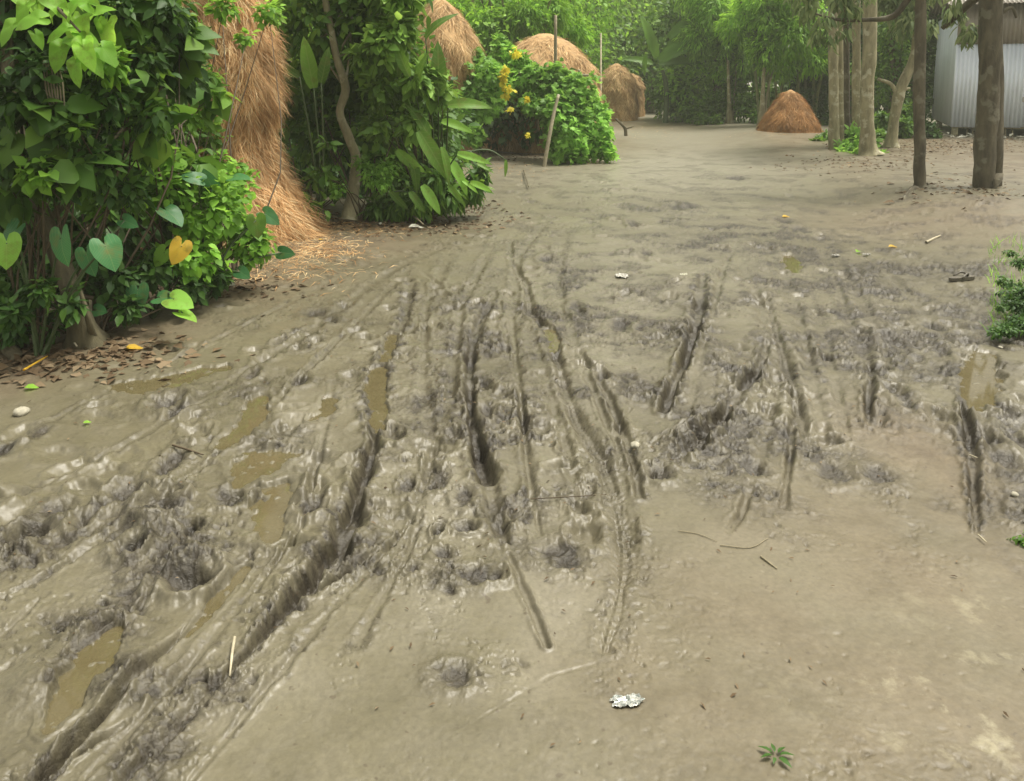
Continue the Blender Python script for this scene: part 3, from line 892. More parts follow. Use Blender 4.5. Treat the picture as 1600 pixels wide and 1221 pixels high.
def straw_surface(prof, c, n, length, width, seed=1, lean=(0, 0), fray=.18, zlo=0.0):
    """strands laid down the outside of a stack. prof rows (z, r)"""
    rs = np.random.default_rng(seed)
    zs = np.array([p[0] for p in prof]); rr = np.array([p[1] for p in prof])
    # pick heights by surface area
    zz = np.linspace(zs[0], zs[-1], 200); wt = np.interp(zz, zs, rr) + .03
    z = rs.choice(zz, n, p=wt / wt.sum()) + rs.normal(size=n) * .01
    a = rs.random(n) * 2 * np.pi
    r = np.interp(z, zs, rr)
    lump = 1 + .10 * pn(np.cos(a) * 2 + z * 1.9, np.sin(a) * 2 + z * 1.3, seed) + .05 * pn(np.cos(a) * 6, z * 7 + np.sin(a) * 5, seed + 2)
    r = r * lump
    dr = (np.interp(z + .02, zs, rr) - np.interp(z - .02, zs, rr)) / .04
    er = np.stack([np.cos(a), np.sin(a), 0 * a], -1); et = np.stack([-np.sin(a), np.cos(a), 0 * a], -1)
    down = norm(er * (-dr)[:, None] + np.array((0, 0, -1.0)))
    nrm = norm(er + np.array((0, 0, 1.0)) * (-dr)[:, None])
    sw = pn(a * 3, z * 4, seed + 3)[:, None] * 1.0 + rs.normal(size=(n, 1)) * .50
    D = norm(down + et * sw + nrm * (np.abs(rs.normal(size=(n, 1))) * fray))
    P = np.stack([c[0] + r * np.cos(a) + lean[0] * z, c[1] + r * np.sin(a) + lean[1] * z, c[2] + z], -1) - nrm * .015
    L = length * rs.uniform(.4, 1.2, n)
    Tm = (np.array([(-.5, 0, 0), (.5, 0, 0), (.45, .5, 0.04), (-.45, .5, 0.04), (0, 1, -.02)]), [np.array([(0, 1, 2, 3)]), np.array([(3, 2, 4)])])
    V, F = inst(Tm, P, D, nrm + rs.normal(size=(n, 3)) * .3, L, width / L)
    V[:, 2] = np.maximum(V[:, 2], c[2] + .005)
    return V, F

def haystack(label, c, prof, n, length, width, mat='straw', lean=(0, 0), seed=1, fray=.18, name='haystack', group=None):
    t = thing(name, label, 'haystack', c, group)
    k = 32
    rows = []
    zs = np.linspace(prof[0][0], prof[-1][0], 26)
    rr = np.interp(zs, [p[0] for p in prof], [p[1] for p in prof])
    a = np.arange(k) * 2 * np.pi / k
    V = []
    for z, r in zip(zs, rr):
        q = r * (1 + .10 * pn(np.cos(a) * 2 + z * 1.9, np.sin(a) * 2 + z * 1.3, seed) + .05 * pn(np.cos(a) * 6, z * 7 + np.sin(a) * 5, seed + 2)) - .02
        V.append(np.stack([c[0] + q * np.cos(a) + lean[0] * z, c[1] + q * np.sin(a) + lean[1] * z, np.full(k, c[2] + z - (.05 if z == zs[0] else 0))], -1))
    V = np.vstack(V)
    i = np.arange(25)[:, None] * k; j = np.arange(k)[None, :]; j2 = (j + 1) % k
    F = np.stack([i + j, i + j2, i + k + j2, i + k + j], -1).reshape(-1, 4)
    top = np.arange(25 * k, 26 * k)[None, :]
    mk('packed_straw', V, [F, top], M['strawcore'], t)
    V, F = straw_surface(prof, c, n, length, width, seed, lean, fray)
    mk('straw', V, F, M[mat], t, smooth=False)
    return t

# ------------------------------------------------------------------ haystacks
c = np.array((-2.98, 8.25, 0.0))
haystack("tall leaning column of orange rice straw beside the front-left bushes", c,
         [(0, 1.0), (.12, .93), (.35, .80), (.6, .66), (.85, .60), (1.05, .58), (1.3, .64), (1.5, .68), (1.8, .64), (2.1, .58), (2.5, .54), (3.0, .42), (3.5, .06)],
         32000, .22, .0055, 'straw', lean=(-.03, 0), seed=4, fray=.50)
c = AT(690, 200, 16.0); c[2] = 0
haystack("pale conical haystack peeping over the broad-leaved shrubs", c,
         [(0, .6), (.8, .62), (1.8, .80), (2.2, .76), (2.65, .52), (2.9, .34), (3.1, .12)], 9000, .30, .010, 'straw_pale', seed=5)
c = AT(470, 200, 14.5); c[2] = 0
haystack("orange haystack glimpsed through the gap behind the tall straw column", c,
         [(0, .9), (1.2, .85), (1.8, .6), (2.2, .1)], 4000, .28, .010, 'straw', seed=9)
c = AT(850, 200, 18.5); c[2] = 0
haystack("round-topped haystack right behind the climbing vine patch", c,
         [(0, 1.35), (1.1, 1.32), (1.7, 1.18), (2.1, .88), (2.4, .55), (2.58, .15)], 8000, .30, .012, 'straw_pale', seed=6)
c = AT(962, 188, 30.0); c[2] = 0
haystack("tall far haystack with a rounded tip at the bend of the lane", c,
         [(0, .82), (.7, .80), (1.2, .78), (1.6, .62), (1.9, .38), (2.1, .08)], 5000, .30, .016, 'straw_pale', seed=7)
c = AT(986, 186, 33.0); c[2] = 0
haystack("lower far haystack half hidden behind the rounded one", c,
         [(0, .50), (.8, .50), (1.3, .46), (1.6, .30), (1.75, .06)], 3500, .30, .016, 'straw_pale', seed=8)
c = gz(1232, 210)
haystack("small brown straw heap at the foot of the bamboo on the right", c,
         [(0, .86), (.25, .78), (.55, .60), (.85, .40), (1.05, .22), (1.16, .05)], 9000, .24, .010, 'straw_dark', seed=10, name='straw_heap')

# ------------------------------------------------------------------ front-left bushes and tree
QD, LF = T_quad(), T_leaf()
LF_ROUND = T_leaf(.36, .15, .06)
LF_LONG = T_leaf(.16, .35, .04)
def A(px, py, Y): return tuple(AT(px, py, Y))
def Ac(px, py, Y, rpx, k=1.0):
    p = AT(px, py, Y)
    return (*p, rpx * Y / FPX, k)

b0 = gz(135, 540)
tp = [b0 + np.array((0, 0, -.03)), A(118, 480, 4.65), A(98, 420, 4.68), A(72, 350, 4.7), A(45, 270, 4.75), A(20, 170, 4.85), A(5, 60, 5.0), A(-5, -60, 5.2)]
plant('leaning_tree', 'leaning mossy tree at the left edge with dense small dark leaves', 'tree', b0,
      [Ac(40, 90, 5.2, 90), Ac(150, 130, 5.4, 80), Ac(230, 40, 5.5, 80), Ac(60, 220, 5.1, 75), Ac(170, 230, 5.4, 65), Ac(-60, 150, 5.0, 90), Ac(20, -40, 5.2, 110), Ac(160, -60, 5.4, 90), Ac(280, 110, 5.8, 50), Ac(-70, 330, 5.2, 90), Ac(20, 330, 5.5, 60)],
      7500, LF, .09, 'g_dark', trunks=[(tp, [.085, .06, .052, .048, .042, .036, .03, .02])], branch_from=tp[3:7], bark='bark', br=.018, flare=.7)
b = gz(150, 538)
plant('young_tree', 'thin crooked stem sharing the foot of the leaning tree', 'tree', b,
      [Ac(120, 455, 4.6, 14)], 12, LF, .06, 'g_mid', trunks=[([b, A(138, 500, 4.58), A(126, 455, 4.62)], [.022, .018, .01])], bark='bark')

def bush(name, label, px, py, clumps, n, T, size, mat, group=None, cat='bush', bark='stem_red', **kw):
    b = gz(px, py)
    st = [b + np.array((rng.uniform(-.1, .1), rng.uniform(-.05, .1), 0)) for _ in range(4)]
    return plant(name, label, cat, b, clumps, n, T, size, mat, trunks=[([b, b + np.array((rng.uniform(-.05, .05), .05, .25)), np.array(clumps[0][:3])], [.018, .014, .008])], branch_from=st, bark=bark, br=.009, group=group, **kw)

bush('round_leaf_bush', 'bush of small rounded bright leaves in front of the straw column', 340, 455,
     [Ac(330, 320, 5.6, 70), Ac(250, 290, 5.4, 70), Ac(390, 380, 5.9, 45), Ac(300, 400, 5.4, 55), Ac(210, 220, 5.5, 60), Ac(360, 290, 6.0, 45), Ac(130, 280, 5.2, 50)], 2600, LF_ROUND, .070, 'g_bright', shell=.25, up=1.1)
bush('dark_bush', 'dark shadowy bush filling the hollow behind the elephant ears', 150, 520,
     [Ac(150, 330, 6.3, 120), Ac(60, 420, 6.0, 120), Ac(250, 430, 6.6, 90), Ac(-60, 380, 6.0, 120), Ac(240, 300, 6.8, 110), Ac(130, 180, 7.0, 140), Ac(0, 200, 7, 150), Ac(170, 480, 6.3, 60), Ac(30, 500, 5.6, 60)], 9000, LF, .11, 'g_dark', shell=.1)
bush('creeper_bush', 'creeper climbing over the left side of the straw column', 350, 440,
     [Ac(270, 130, 7.3, 50), Ac(325, 215, 7.45, 30), Ac(265, 220, 7.2, 55), Ac(300, 60, 7.4, 36), Ac(240, 20, 7.2, 65), Ac(345, -10, 7.5, 18), Ac(420, 20, 7.8, 20), Ac(265, 290, 7.0, 55)], 2200, LF, .085, 'g_mid', shell=.2)
bush('overhanging_bush', 'small-leaved bush hanging over the leaning trunk at upper left', 60, 545,
     [Ac(30, 150, 4.5, 55), Ac(100, 190, 4.55, 50), Ac(170, 150, 4.7, 50), Ac(10, 250, 4.5, 50), Ac(220, 90, 4.9, 50), Ac(150, 260, 4.7, 50), Ac(230, 180, 4.9, 45), Ac(60, 110, 4.5, 45), Ac(250, 20, 5, 50), Ac(90, 290, 4.55, 35), Ac(20, 440, 4.7, 40), Ac(10, 500, 4.7, 30), Ac(180, 10, 4.8, 50), Ac(200, 300, 4.9, 40)], 2400, LF, .07, 'g_dark', shell=.15)
bush('low_bush', 'low dark tangle between the elephant ears and the mud edge', 150, 530,
     [Ac(40, 470, 4.7, 40), Ac(110, 440, 4.9, 36), Ac(180, 440, 5.0, 40), Ac(240, 420, 5.2, 36), Ac(200, 480, 4.9, 26), Ac(300, 450, 5.3, 26), Ac(20, 520, 4.6, 26), Ac(340, 430, 5.6, 26), Ac(80, 510, 4.7, 20), Ac(150, 400, 5.2, 40), Ac(20, 400, 5.0, 40), Ac(60, 455, 4.35, 26), Ac(20, 490, 4.3, 24), Ac(110, 480, 4.5, 22)], 3800, LF, .065, 'g_dark', shell=.1)
bush('sprig_bush', 'sprays of pale small leaves scattered before the dark hollow', 280, 470,
     [Ac(240, 240, 5.1, 26), Ac(120, 200, 4.5, 18), Ac(200, 300, 5.0, 26), Ac(150, 330, 4.9, 18), Ac(330, 120, 6.5, 22), Ac(300, 180, 6.3, 26), Ac(370, 350, 5.9, 30), Ac(300, 350, 5.4, 26), Ac(340, 250, 6.4, 22), Ac(350, 10, 6.6, 26), Ac(385, 60, 6.8, 18), Ac(170, 100, 4.6, 40), Ac(60, 270, 4.4, 40), Ac(330, 190, 6.6, 20), Ac(400, 370, 6.0, 26), Ac(420, 20, 7.4, 26)], 1300, LF_ROUND, .065, 'g_bright', shell=.1, up=1.0)
bush('large_leaf_climber', 'climber with larger soft leaves trailing through the upper left bushes', 120, 530,
     [Ac(60, 180, 4.5, 50), Ac(200, 120, 4.9, 50), Ac(280, 60, 5.6, 45), Ac(120, 260, 4.6, 36), Ac(240, 200, 5.0, 40), Ac(20, 300, 4.5, 36), Ac(300, 260, 5.6, 30), Ac(330, 150, 6.4, 26), Ac(180, 30, 4.9, 50)], 420, T_leaf(.38, .35, .08), .15, 'g_mid', shell=.2, up=.7)
# bright broad leaves at the top left
b = gz(30, 560)
tk = [A(20, -80, 4.6), A(60, -20, 4.5), A(110, 40, 4.35)]
t = thing('broad_leaf_branch', 'drooping shoot of big lime green leaves at the top left', 'tree', b)
v, f = tube([b, A(-90, 400, 4.9), A(-60, 100, 4.8), A(20, -80, 4.6), A(60, -20, 4.5), A(125, 50, 4.35)], [.04, .035, .03, .022, .014, .006], 8)
mk('trunk', v, f, M['bark'], t)
P, D, U, S = [], [], [], []
for (px, py, dx, dy, s) in [(95,75,-.2,-.8,.22),(130,75,.5,-.7,.22),(120,60,1.1,-.3,.24),(105,45,-.7,-.3,.2),(140,90,.9,-1,.2),(110,20,.5,.7,.22),(90,10,-.5,.6,.2),(60,30,-1,-.2,.2),(130,70,.1,-1,.22),(40,10,-.3,-.9,.2),(150,20,.9,.4,.18),(60,-10,.5,.5,.2),(20,40,-.6,-.7,.2),(160,75,.7,-.6,.2),(118,100,.05,-1,.2)]:
    P.append(A(px, py, rng.uniform(4.25, 4.45))); D.append((dx, -.45, dy)); U.append((rng.uniform(-.3, .3), -.7, .7)); S.append(s * .85)
for k in range(16):
    P.append(A(rng.uniform(20, 170), rng.uniform(-30, 70), rng.uniform(4.4, 4.8))); D.append((rng.normal(), -.3, rng.normal() - .3)); U.append((rng.normal() * .5, -.5, .8)); S.append(rng.uniform(.10, .2))
TT = T_polar(heart, 20, .18, .07, 4, .5)
v, f = inst(TT, P, D, U, np.array(S) * .72, rng.uniform(.7, .95, len(P)))
mk('foliage', v, f, M['g_teak'], t, attrs=LA(TT, len(P)))
# hanging dry vines
t = thing('dry_vine', 'bundle of dry tan vine strands hanging under the lime green leaves', 'vine', AT(80, 100, 4.5))
parts = []
for k in range(7):
    x0 = 68 + k * 3.5
    parts.append(tube([A(x0, 95, 4.5), A(x0 + 4 + k, 140, 4.48), A(x0 + 12 + rng.uniform(-3, 5), 190 + 4 * k, 4.5), A(x0 + 18 + rng.uniform(-8, 5), 215 + rng.uniform(-15, 30), 4.52)], [.005, .005, .004, .002], 5))
v, f = merge(parts)
mk('strands', v, f, M['pole_dark'], t)

# elephant ears: each plant is a cluster of leaves on stalks
def taro(label, base, leaves, mat='g_taro', group='elephant ear plants under the left bushes', T=T_HEART):
    t = thing('elephant_ear', label, 'plant', base, group)
    for (px, py, Y, size, tipx, tipz, facing, mm) in leaves:
        p = AT(px, py, Y)
        v, f = inst(T, [p], [(tipx + rng.normal() * .25, -.35, tipz + rng.normal() * .2)], [np.array(facing) + rng.normal(size=3) * .3], size * .54, np.array([rng.uniform(.85, 1.1)]))
        mk('leaf', v, f, M[mm or mat], t, attrs=LA(T))
        q = np.array(base) + np.array((rng.uniform(-.03, .03), rng.uniform(-.02, .05), 0))
        v, f = tube([q, (q + p) / 2 + np.array((0, .03, .10)), p], [.011, .008, .005], 6)
        mk('stalk', v, f, M['stem'], t)
    return t
up = (0, -.75, .65)
b = gz(60, 560)
taro('elephant ear with broad blue-green leaves in front of the leaning trunk', b,
     [(95, 372, 4.35, .30, .35, -.9, up, None), (165, 385, 4.4, .28, .55, -.75, (.2, -.7, .7), None), (135, 398, 4.5, .25, .1, -1, up, None), (22, 362, 4.45, .30, -.5, -.8, (-.2, -.7, .7), None), (10, 380, 4.2, .26, .2, -1, (.4, -.8, .4), 'g_bright'), (195, 345, 4.8, .18, .8, -.3, up, None)])
b = gz(315, 480)
taro('elephant ear reaching towards the straw column, one leaf turned yellow', b,
     [(262, 330, 5.2, .28, .9, -.45, up, None), (330, 290, 5.5, .24, -.3, .7, up, None), (365, 278, 5.8, .26, .9, -.25, (.1, -.6, .8), None), (415, 335, 5.9, .24, .9, -.5, up, None), (310, 280, 5.4, .22, -.8, .4, up, None), (283, 385, 5.1, .24, .1, -1, (.3, -.9, .2), 'yellow'), (256, 395, 5.15, .20, 0, -1, (-.3, -.9, .2), 'g_bright'), (400, 345, 5.7, .24, .6, -.8, up, 'g_mid'), (440, 395, 5.9, .2, .8, -.5, up, None), (375, 425, 5.6, .18, .6, -.4, up, None)])
b = gz(235, 500)
taro('small elephant ear spreading low leaves over the muddy edge', b,
     [(215, 455, 4.95, .24, .2, -1, up, None), (250, 465, 4.9, .22, .9, -.2, (0, -.4, .9), None), (272, 468, 4.75, .26, .7, -.55, (0, -.5, .8), 'g_vine'), (285, 490, 4.72, .2, .9, -.2, (0, -.4, .9), 'g_bright'), (150, 485, 4.8, .14, .9, .1, up, None)])

# ------------------------------------------------------------------ broad-leaved thicket left of centre
b = gz(545, 345)
tp = [b, A(552, 300, 9.05), A(556, 250, 9.05), A(545, 215, 9.0), A(531, 175, 9.0), A(540, 140, 9.0), A(526, 90, 9.0), A(518, 50, 9.0), A(508, 0, 9.05), A(500, -60, 9.2)]
plant('crooked_tree', 'crooked pale-stemmed tree standing in the broad-leaved thicket', 'tree', b,
      [Ac(480, 30, 9.2, 70), Ac(570, 30, 9.3, 70), Ac(600, -30, 9.3, 90), Ac(440, -20, 9.4, 70), Ac(540, -60, 9.2, 90), Ac(610, 70, 9.6, 50), Ac(455, 100, 9.5, 50)],
      3200, LF, .13, 'g_mid', trunks=[(tp, [.085, .065, .055, .05, .045, .05, .04, .04, .035, .03])], branch_from=tp[5:9], bark='bark_pale', br=.015, flare=.4)
bush('thicket_bush', 'mixed green bush around the foot of the crooked tree', 560, 345,
     [Ac(600, 200, 9.8, 90), Ac(500, 210, 10, 80), Ac(540, 120, 10.2, 90), Ac(640, 130, 10, 80), Ac(460, 150, 10, 50), Ac(590, 265, 9.4, 45), Ac(520, 290, 9.3, 25), Ac(680, 200, 9.8, 50), Ac(640, 290, 9.6, 45), Ac(590, 50, 10, 70), Ac(700, 260, 9.5, 40), Ac(500, 275, 8.4, 26), Ac(478, 325, 8.4, 22), Ac(512, 225, 8.4, 18), Ac(505, 325, 8.4, 20), Ac(430, 60, 10.3, 60)], 7500, LF, .11, 'g_mid', shell=.15)
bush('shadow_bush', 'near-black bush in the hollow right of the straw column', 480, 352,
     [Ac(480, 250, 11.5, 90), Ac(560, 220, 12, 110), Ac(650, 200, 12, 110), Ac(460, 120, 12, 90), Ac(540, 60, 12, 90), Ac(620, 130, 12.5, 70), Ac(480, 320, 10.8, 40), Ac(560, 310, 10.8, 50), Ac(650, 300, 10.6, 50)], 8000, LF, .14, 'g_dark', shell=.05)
bush('feathery_sprig', 'sprig of fine light leaves low on the thicket trunk', 590, 340,
     [Ac(580, 275, 8.8, 22), Ac(605, 262, 8.8, 22), Ac(565, 255, 8.85, 16), Ac(528, 298, 8.7, 16), Ac(600, 285, 8.75, 18)], 700, LF, .055, 'g_vine', shell=.1)
# canna-like clump with long blades
b = gz(690, 330)
t = thing('canna_clump', 'clump of long glossy blade leaves drooping over the lane edge', 'plant', b)
spec = []
for (px, py, tx, tz, L, m) in [(655,205,.6,-.9,.75,'g_mid'),(690,230,.35,-1,.7,'g_mid'),(700,250,.7,-.8,.7,'g_vine'),(640,240,.4,-1,.62,'g_mid'),(620,235,.75,-.7,.6,'g_vine'),(690,190,.9,-.1,.6,'g_bright'),(700,165,.9,.2,.55,'g_mid'),(715,240,.9,-.15,.5,'g_vine'),
                               (650,150,.1,1,.7,'g_mid'),(685,150,.05,1,.85,'g_mid'),(640,120,-.4,.9,.7,'g_mid'),(665,60,.5,.8,.6,'g_mid'),(720,280,.7,-.4,.42,'g_bright'),(735,285,.8,-.2,.4,'g_bright'),(700,290,.7,-.7,.5,'g_mid'),(660,290,.6,-.8,.5,'g_vine'),(640,300,.7,-.8,.45,'g_mid'),(610,300,.6,-.6,.4,'g_mid'),
                               (745,255,.85,-.35,.3,'g_mid'),(790,250,.05,-1,.30,'g_mid'),(670,215,-.3,.9,.6,'g_mid'),(600,180,-.2,.9,.7,'g_mid'),(620,120,.2,1,.7,'g_mid')]:
    p = AT(px, py, 8.6 + rng.uniform(-.25, .25))
    Tm = T_strap(rng.uniform(.10, .15), rng.uniform(.15, .6), 9, .04)
    v, f = inst(Tm, [p], [(tx, -.3, tz)], [(rng.uniform(-.6, .6), -.8, .5)], L * rng.uniform(.6, .85))
    mk('leaf', v, f, M[m], t, attrs=LA(Tm))
    q = b + np.array((rng.uniform(-.12, .08), rng.uniform(-.05, .1), 0))
    if px > 740: q = np.array(A(720, 240, 8.6))
    v, f = tube([q, (q * .4 + p * .6) + np.array((0, 0, .08)), p], [.012, .010, .006], 6)
    mk('stem', v, f, M['stem'], t)
bush('pale_leaf_bush', 'pale green bush of soft leaves in the upper right of the thicket', 660, 325,
     [Ac(620, 50, 8.7, 36), Ac(670, 120, 8.9, 30), Ac(600, 70, 8.7, 40), Ac(655, 130, 8.7, 32), Ac(600, 140, 8.8, 36), Ac(690, 150, 9, 22), Ac(570, 90, 8.8, 30), Ac(640, 190, 8.7, 26), Ac(590, 200, 8.8, 28), Ac(620, -10, 8.8, 50)], 2600, LF, .12, 'g_far', shell=.15)
bush('grassy_bush', 'low tangle of narrow leaves along the lane edge of the thicket', 640, 345,
     [Ac(620, 320, 9.0, 26), Ac(660, 315, 8.9, 26), Ac(700, 305, 9.0, 26), Ac(735, 295, 9.2, 22), Ac(590, 325, 9.0, 20), Ac(750, 270, 9.3, 16), Ac(680, 280, 8.9, 24)], 2200, LF_LONG, .13, 'g_mid', shell=.1)
# tall lit blades near the straw column
b = gz(500, 352)
t = thing('blade_plant', 'tall upright plant with one big lit blade beside the straw column', 'plant', b)
for (px, py, tx, tz, L, m) in [(490,138,-.15,1,.56,'g_bright'),(502,130,.25,1,.4,'g_mid'),(468,120,-.6,.4,.3,'g_mid')]:
    p = AT(px, py, 8.55)
    Tm = T_strap(.15, .12, 9, .03)
    v, f = inst(Tm, [p], [(tx, -.1, tz)], [(.1, -1, .2)], L)
    mk('leaf', v, f, M[m], t, attrs=LA(Tm))
    v, f = tube([b, (b + p) / 2 + np.array((.03, 0, 0)), p], [.016, .012, .008], 6)
    mk('stem', v, f, M['stem'], t)

# ------------------------------------------------------------------ vine patch on its frame
b = gz(860, 248)
t = thing('vine_patch', 'bright green gourd vine smothering a low pole frame beside the lane', 'vine', b)
cl = [Ac(760, 130, 15.6, 50), Ac(730, 170, 15.4, 45), Ac(800, 124, 16.2, 38), Ac(845, 138, 16, 36), Ac(815, 98, 16.2, 22), Ac(868, 118, 15.9, 26), Ac(835, 118, 15.9, 24), Ac(885, 140, 15.9, 36), Ac(900, 150, 15.6, 45), Ac(920, 190, 15.4, 45), Ac(935, 225, 15.2, 30), Ac(890, 215, 15.2, 48), Ac(870, 180, 15.3, 40),
      Ac(715, 110, 16, 40), Ac(790, 85, 16.4, 25), Ac(740, 210, 15, 22), Ac(700, 130, 16, 40), Ac(905, 240, 15, 22), Ac(950, 240, 15.1, 16), Ac(870, 240, 15.1, 16), Ac(830, 165, 15.6, 22), Ac(760, 165, 15.3, 30), Ac(690, 90, 15.9, 30), Ac(670, 120, 15.7, 34), Ac(740, 100, 15.8, 30), Ac(700, 190, 15.2, 26), Ac(670, 170, 15.4, 26), Ac(780, 65, 16.5, 16)]
V, F = clump_leaves(cl, 9500, T_LOBED, .145, droop=.5, up=.6, shell=.55, out=.8)
mk('foliage', V, F, M['g_vine'], t)
V, F = clump_leaves([Ac(788, 115, 15.15, 13, 1.6), Ac(793, 145, 15.1, 13, 1.6), Ac(798, 172, 15.1, 9), Ac(805, 85, 15.8, 12), Ac(825, 158, 15.2, 10), Ac(822, 212, 15.0, 7)], 95, T_LOBED, .12, droop=.7, up=.4, shell=.2)
o = mk('yellowed_leaves', V, F, M['yellow_vine'], t); o['label'] = 'yellowed vine leaves hanging in a column'
parts = [tube([gz(x, y), A(x, y2, Y)], [.03, .025], 6) for (x, y, y2, Y) in ((750, 236, 110, 16.2), (720, 240, 110, 16), (815, 236, 100, 16.4), (905, 236, 110, 15.7), (775, 232, 120, 16.8), (840, 238, 110, 16))]
parts += [tube([A(700, 112, 16.1), A(920, 118, 15.9)], [.025, .025], 6), tube([A(700, 140, 16.6), A(920, 140, 16.4)], [.02, .02], 6)]
v, f = merge(parts)
mk('frame', v, f, M['pole_dark'], t)
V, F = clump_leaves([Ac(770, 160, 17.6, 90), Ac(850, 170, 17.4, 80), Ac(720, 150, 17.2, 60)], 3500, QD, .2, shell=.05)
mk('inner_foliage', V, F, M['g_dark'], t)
b = gz(850, 260)
v, f = tube([b, A(858, 215, b[1]), A(866, 175, b[1] + .1), A(873, 148, b[1] + .15)], [.038, .035, .032, .026], 8)
tag(mk('bamboo_pole', v, f, M['pole'], origin=tuple(b)), 'bleached slanting pole leaning on the front of the vine patch', 'pole')
b = gz(868, 243)
v, f = tube([b, A(868, 120, b[1]), A(868, 24, b[1])], [.04, .036, .03], 8)
tag(mk('bamboo_pole', v, f, M['pole_dark'], origin=tuple(b)), 'upright thin pole rising out of the top of the vine patch', 'pole')
b = gz(939, 205)
v, f = tube([AT(939, 205, 20) * np.array((1, 1, 0)), A(939, 52, 20)], [.022, .018], 8)
tag(mk('bamboo_pole', v, f, M['pole'], origin=tuple(AT(939, 205, 20) * np.array((1, 1, 0)))), 'short pale pole standing behind the vine patch near the far haystacks', 'pole')
b = gz(978, 212)
v, f = merge([tube([b, A(976, 200, b[1]), A(962, 186, b[1])], [.05, .045, .03], 7), tube([A(976, 202, b[1]), A(990, 198, b[1])], [.03, .02], 6)])
tag(mk('forked_branch', v, f, M['bark'], origin=tuple(b)), 'forked dead branch propped up in front of the far haystacks', 'branch')

# ------------------------------------------------------------------ background trees
def bg_tree(label, px, Y, w, z0, z1, n, size, mat, T=QD, trunk_r=.14, bark='bark', name='tree', cat='tree', group='trees behind the lane', dens=9, width=1.0, **kw):
    p = AT(px, 190, Y); base = np.array((p[0], Y, 0.0))
    W = w * Y / FPX
    cl = []
    for k in range(dens):
        a = rng.random() * 2 * np.pi
        q = rng.random()
        z = z0 + (z1 - z0) * (k + .5) / dens
        rad = W * (.30 + .28 * rng.random())
        cl.append((base[0] + math.cos(a) * W * .42 * q, Y + math.sin(a) * W * .4 * q, z, rad, 1.0))
    top = np.array((base[0] + rng.uniform(-.3, .3), Y, z1))
    tr = [base, base * .6 + top * .4 + np.array((rng.uniform(-.2, .2), 0, 0)), top]
    return plant(name, label, cat, base, cl, n, T, size, M and mat, trunks=[(tr, [trunk_r, trunk_r * .8, trunk_r * .4])], branch_from=[tr[1]], bark=bark, br=.03, group=group, width=width, **kw)

bg_tree('dark spreading tree behind the straw column at the far left', 330, 13, 330, .4, 5.0, 7000, .20, 'g_dark', shell=.2)
bg_tree('dark tree at the left edge of view behind the leaning tree', 60, 11, 380, .2, 5.0, 8000, .18, 'g_dark', shell=.2)
bg_tree('leafy tree right behind the crooked pale-stemmed tree', 560, 15, 260, .5, 5.2, 6500, .17, 'g_mid', shell=.3)
bg_tree('light green tree between the cone haystack and the round one', 770, 23, 230, 1.6, 5.5, 6500, .17, 'g_bright', shell=.4)
bg_tree('light green tree just left of the cone haystack top', 640, 25, 180, 1.2, 5.5, 5000, .2, 'g_bright', shell=.4)
bg_tree('soft green tree above the round-topped haystack', 880, 27, 190, 2.0, 6.5, 6500, .18, 'g_bright', shell=.4)
bg_tree('dark rounded tree above the far haystacks', 920, 36, 200, 1.0, 8, 6500, .24, 'g_mid', shell=.4)
bg_tree('tall tree at the far bend of the lane', 1000, 44, 230, 1.0, 9, 7000, .30, 'g_far', shell=.4, trunk_r=.25)
bg_tree('tall tree closing the view where the lane ends', 1090, 46, 260, .3, 10, 7000, .32, 'g_far', shell=.4, trunk_r=.25)
bg_tree('low tree behind the vine patch on its left', 720, 30, 220, .2, 6.5, 6000, .26, 'g_far', shell=.3)
bg_tree('bushy tree between the far haystack and the dark hedge', 1015, 36, 80, .1, 4, 3500, .2, 'g_mid', shell=.3)
bg_tree('dark tree at the right mouth of the lane', 1070, 31, 110, .2, 4.6, 6500, .20, 'g_mid', shell=.4)
bg_tree('mid green tree on the right side of the lane mouth', 1120, 29, 120, .5, 5.0, 6500, .18, 'g_bright', shell=.4)
bg_tree('shady tree behind the row of pale trunks', 1330, 27, 200, .2, 6, 7500, .22, 'g_dark', shell=.3)
bg_tree('shady tree at the left corner of the tin shed', 1430, 26.5, 130, .1, 6, 6000, .18, 'g_dark', shell=.3)
bg_tree('big tree behind the tin shed', 1600, 32, 300, .2, 8, 7000, .3, 'g_dark', shell=.3)
bg_tree('olive tree standing between the shed and the pale trunks', 1390, 22.5, 90, .9, 3.4, 2600, .13, 'g_mid', shell=.4)

# hedge of undergrowth at the foot of the right-hand trees
def hedge(label, spots, n, size, mat, T=QD):
    b = np.array(AT(spots[0][0], spots[0][1], spots[0][2])); b[2] = 0
    t = thing('undergrowth_bush', label, 'bush', b, 'undergrowth along the right of the lane')
    V, F = clump_leaves([Ac(*s) for s in spots], n, T, size, shell=.2)
    mk('foliage', V, F, M[mat], t)
    v, f = limbs([b, b + np.array((.1, 0, 0))], [Ac(*s) for s in spots], .015)
    mk('branches', v, f, M['bark'], t)
hedge('dark low bush where the lane turns out of sight', [(1062, 170, 29, 26), (1050, 140, 30, 30), (1085, 178, 28, 22), (1075, 150, 29, 26)], 3500, .16, 'g_mid')
hedge('green weedy bush at the feet of the lane-side trees', [(1110, 172, 27.5, 24), (1095, 188, 27, 12), (1120, 190, 26.8, 10), (1130, 165, 27.5, 24)], 3200, .13, 'g_mid')
hedge('shadowed bush left of the small straw heap', [(1165, 165, 27, 26), (1185, 180, 26.5, 20), (1150, 140, 27.5, 26), (1200, 150, 27, 26)], 3200, .13, 'g_mid')
hedge('dark bush right of the small straw heap', [(1275, 160, 26, 30), (1290, 190, 25.5, 20), (1255, 130, 27, 30), (1300, 130, 26, 30)], 3500, .14, 'g_dark')

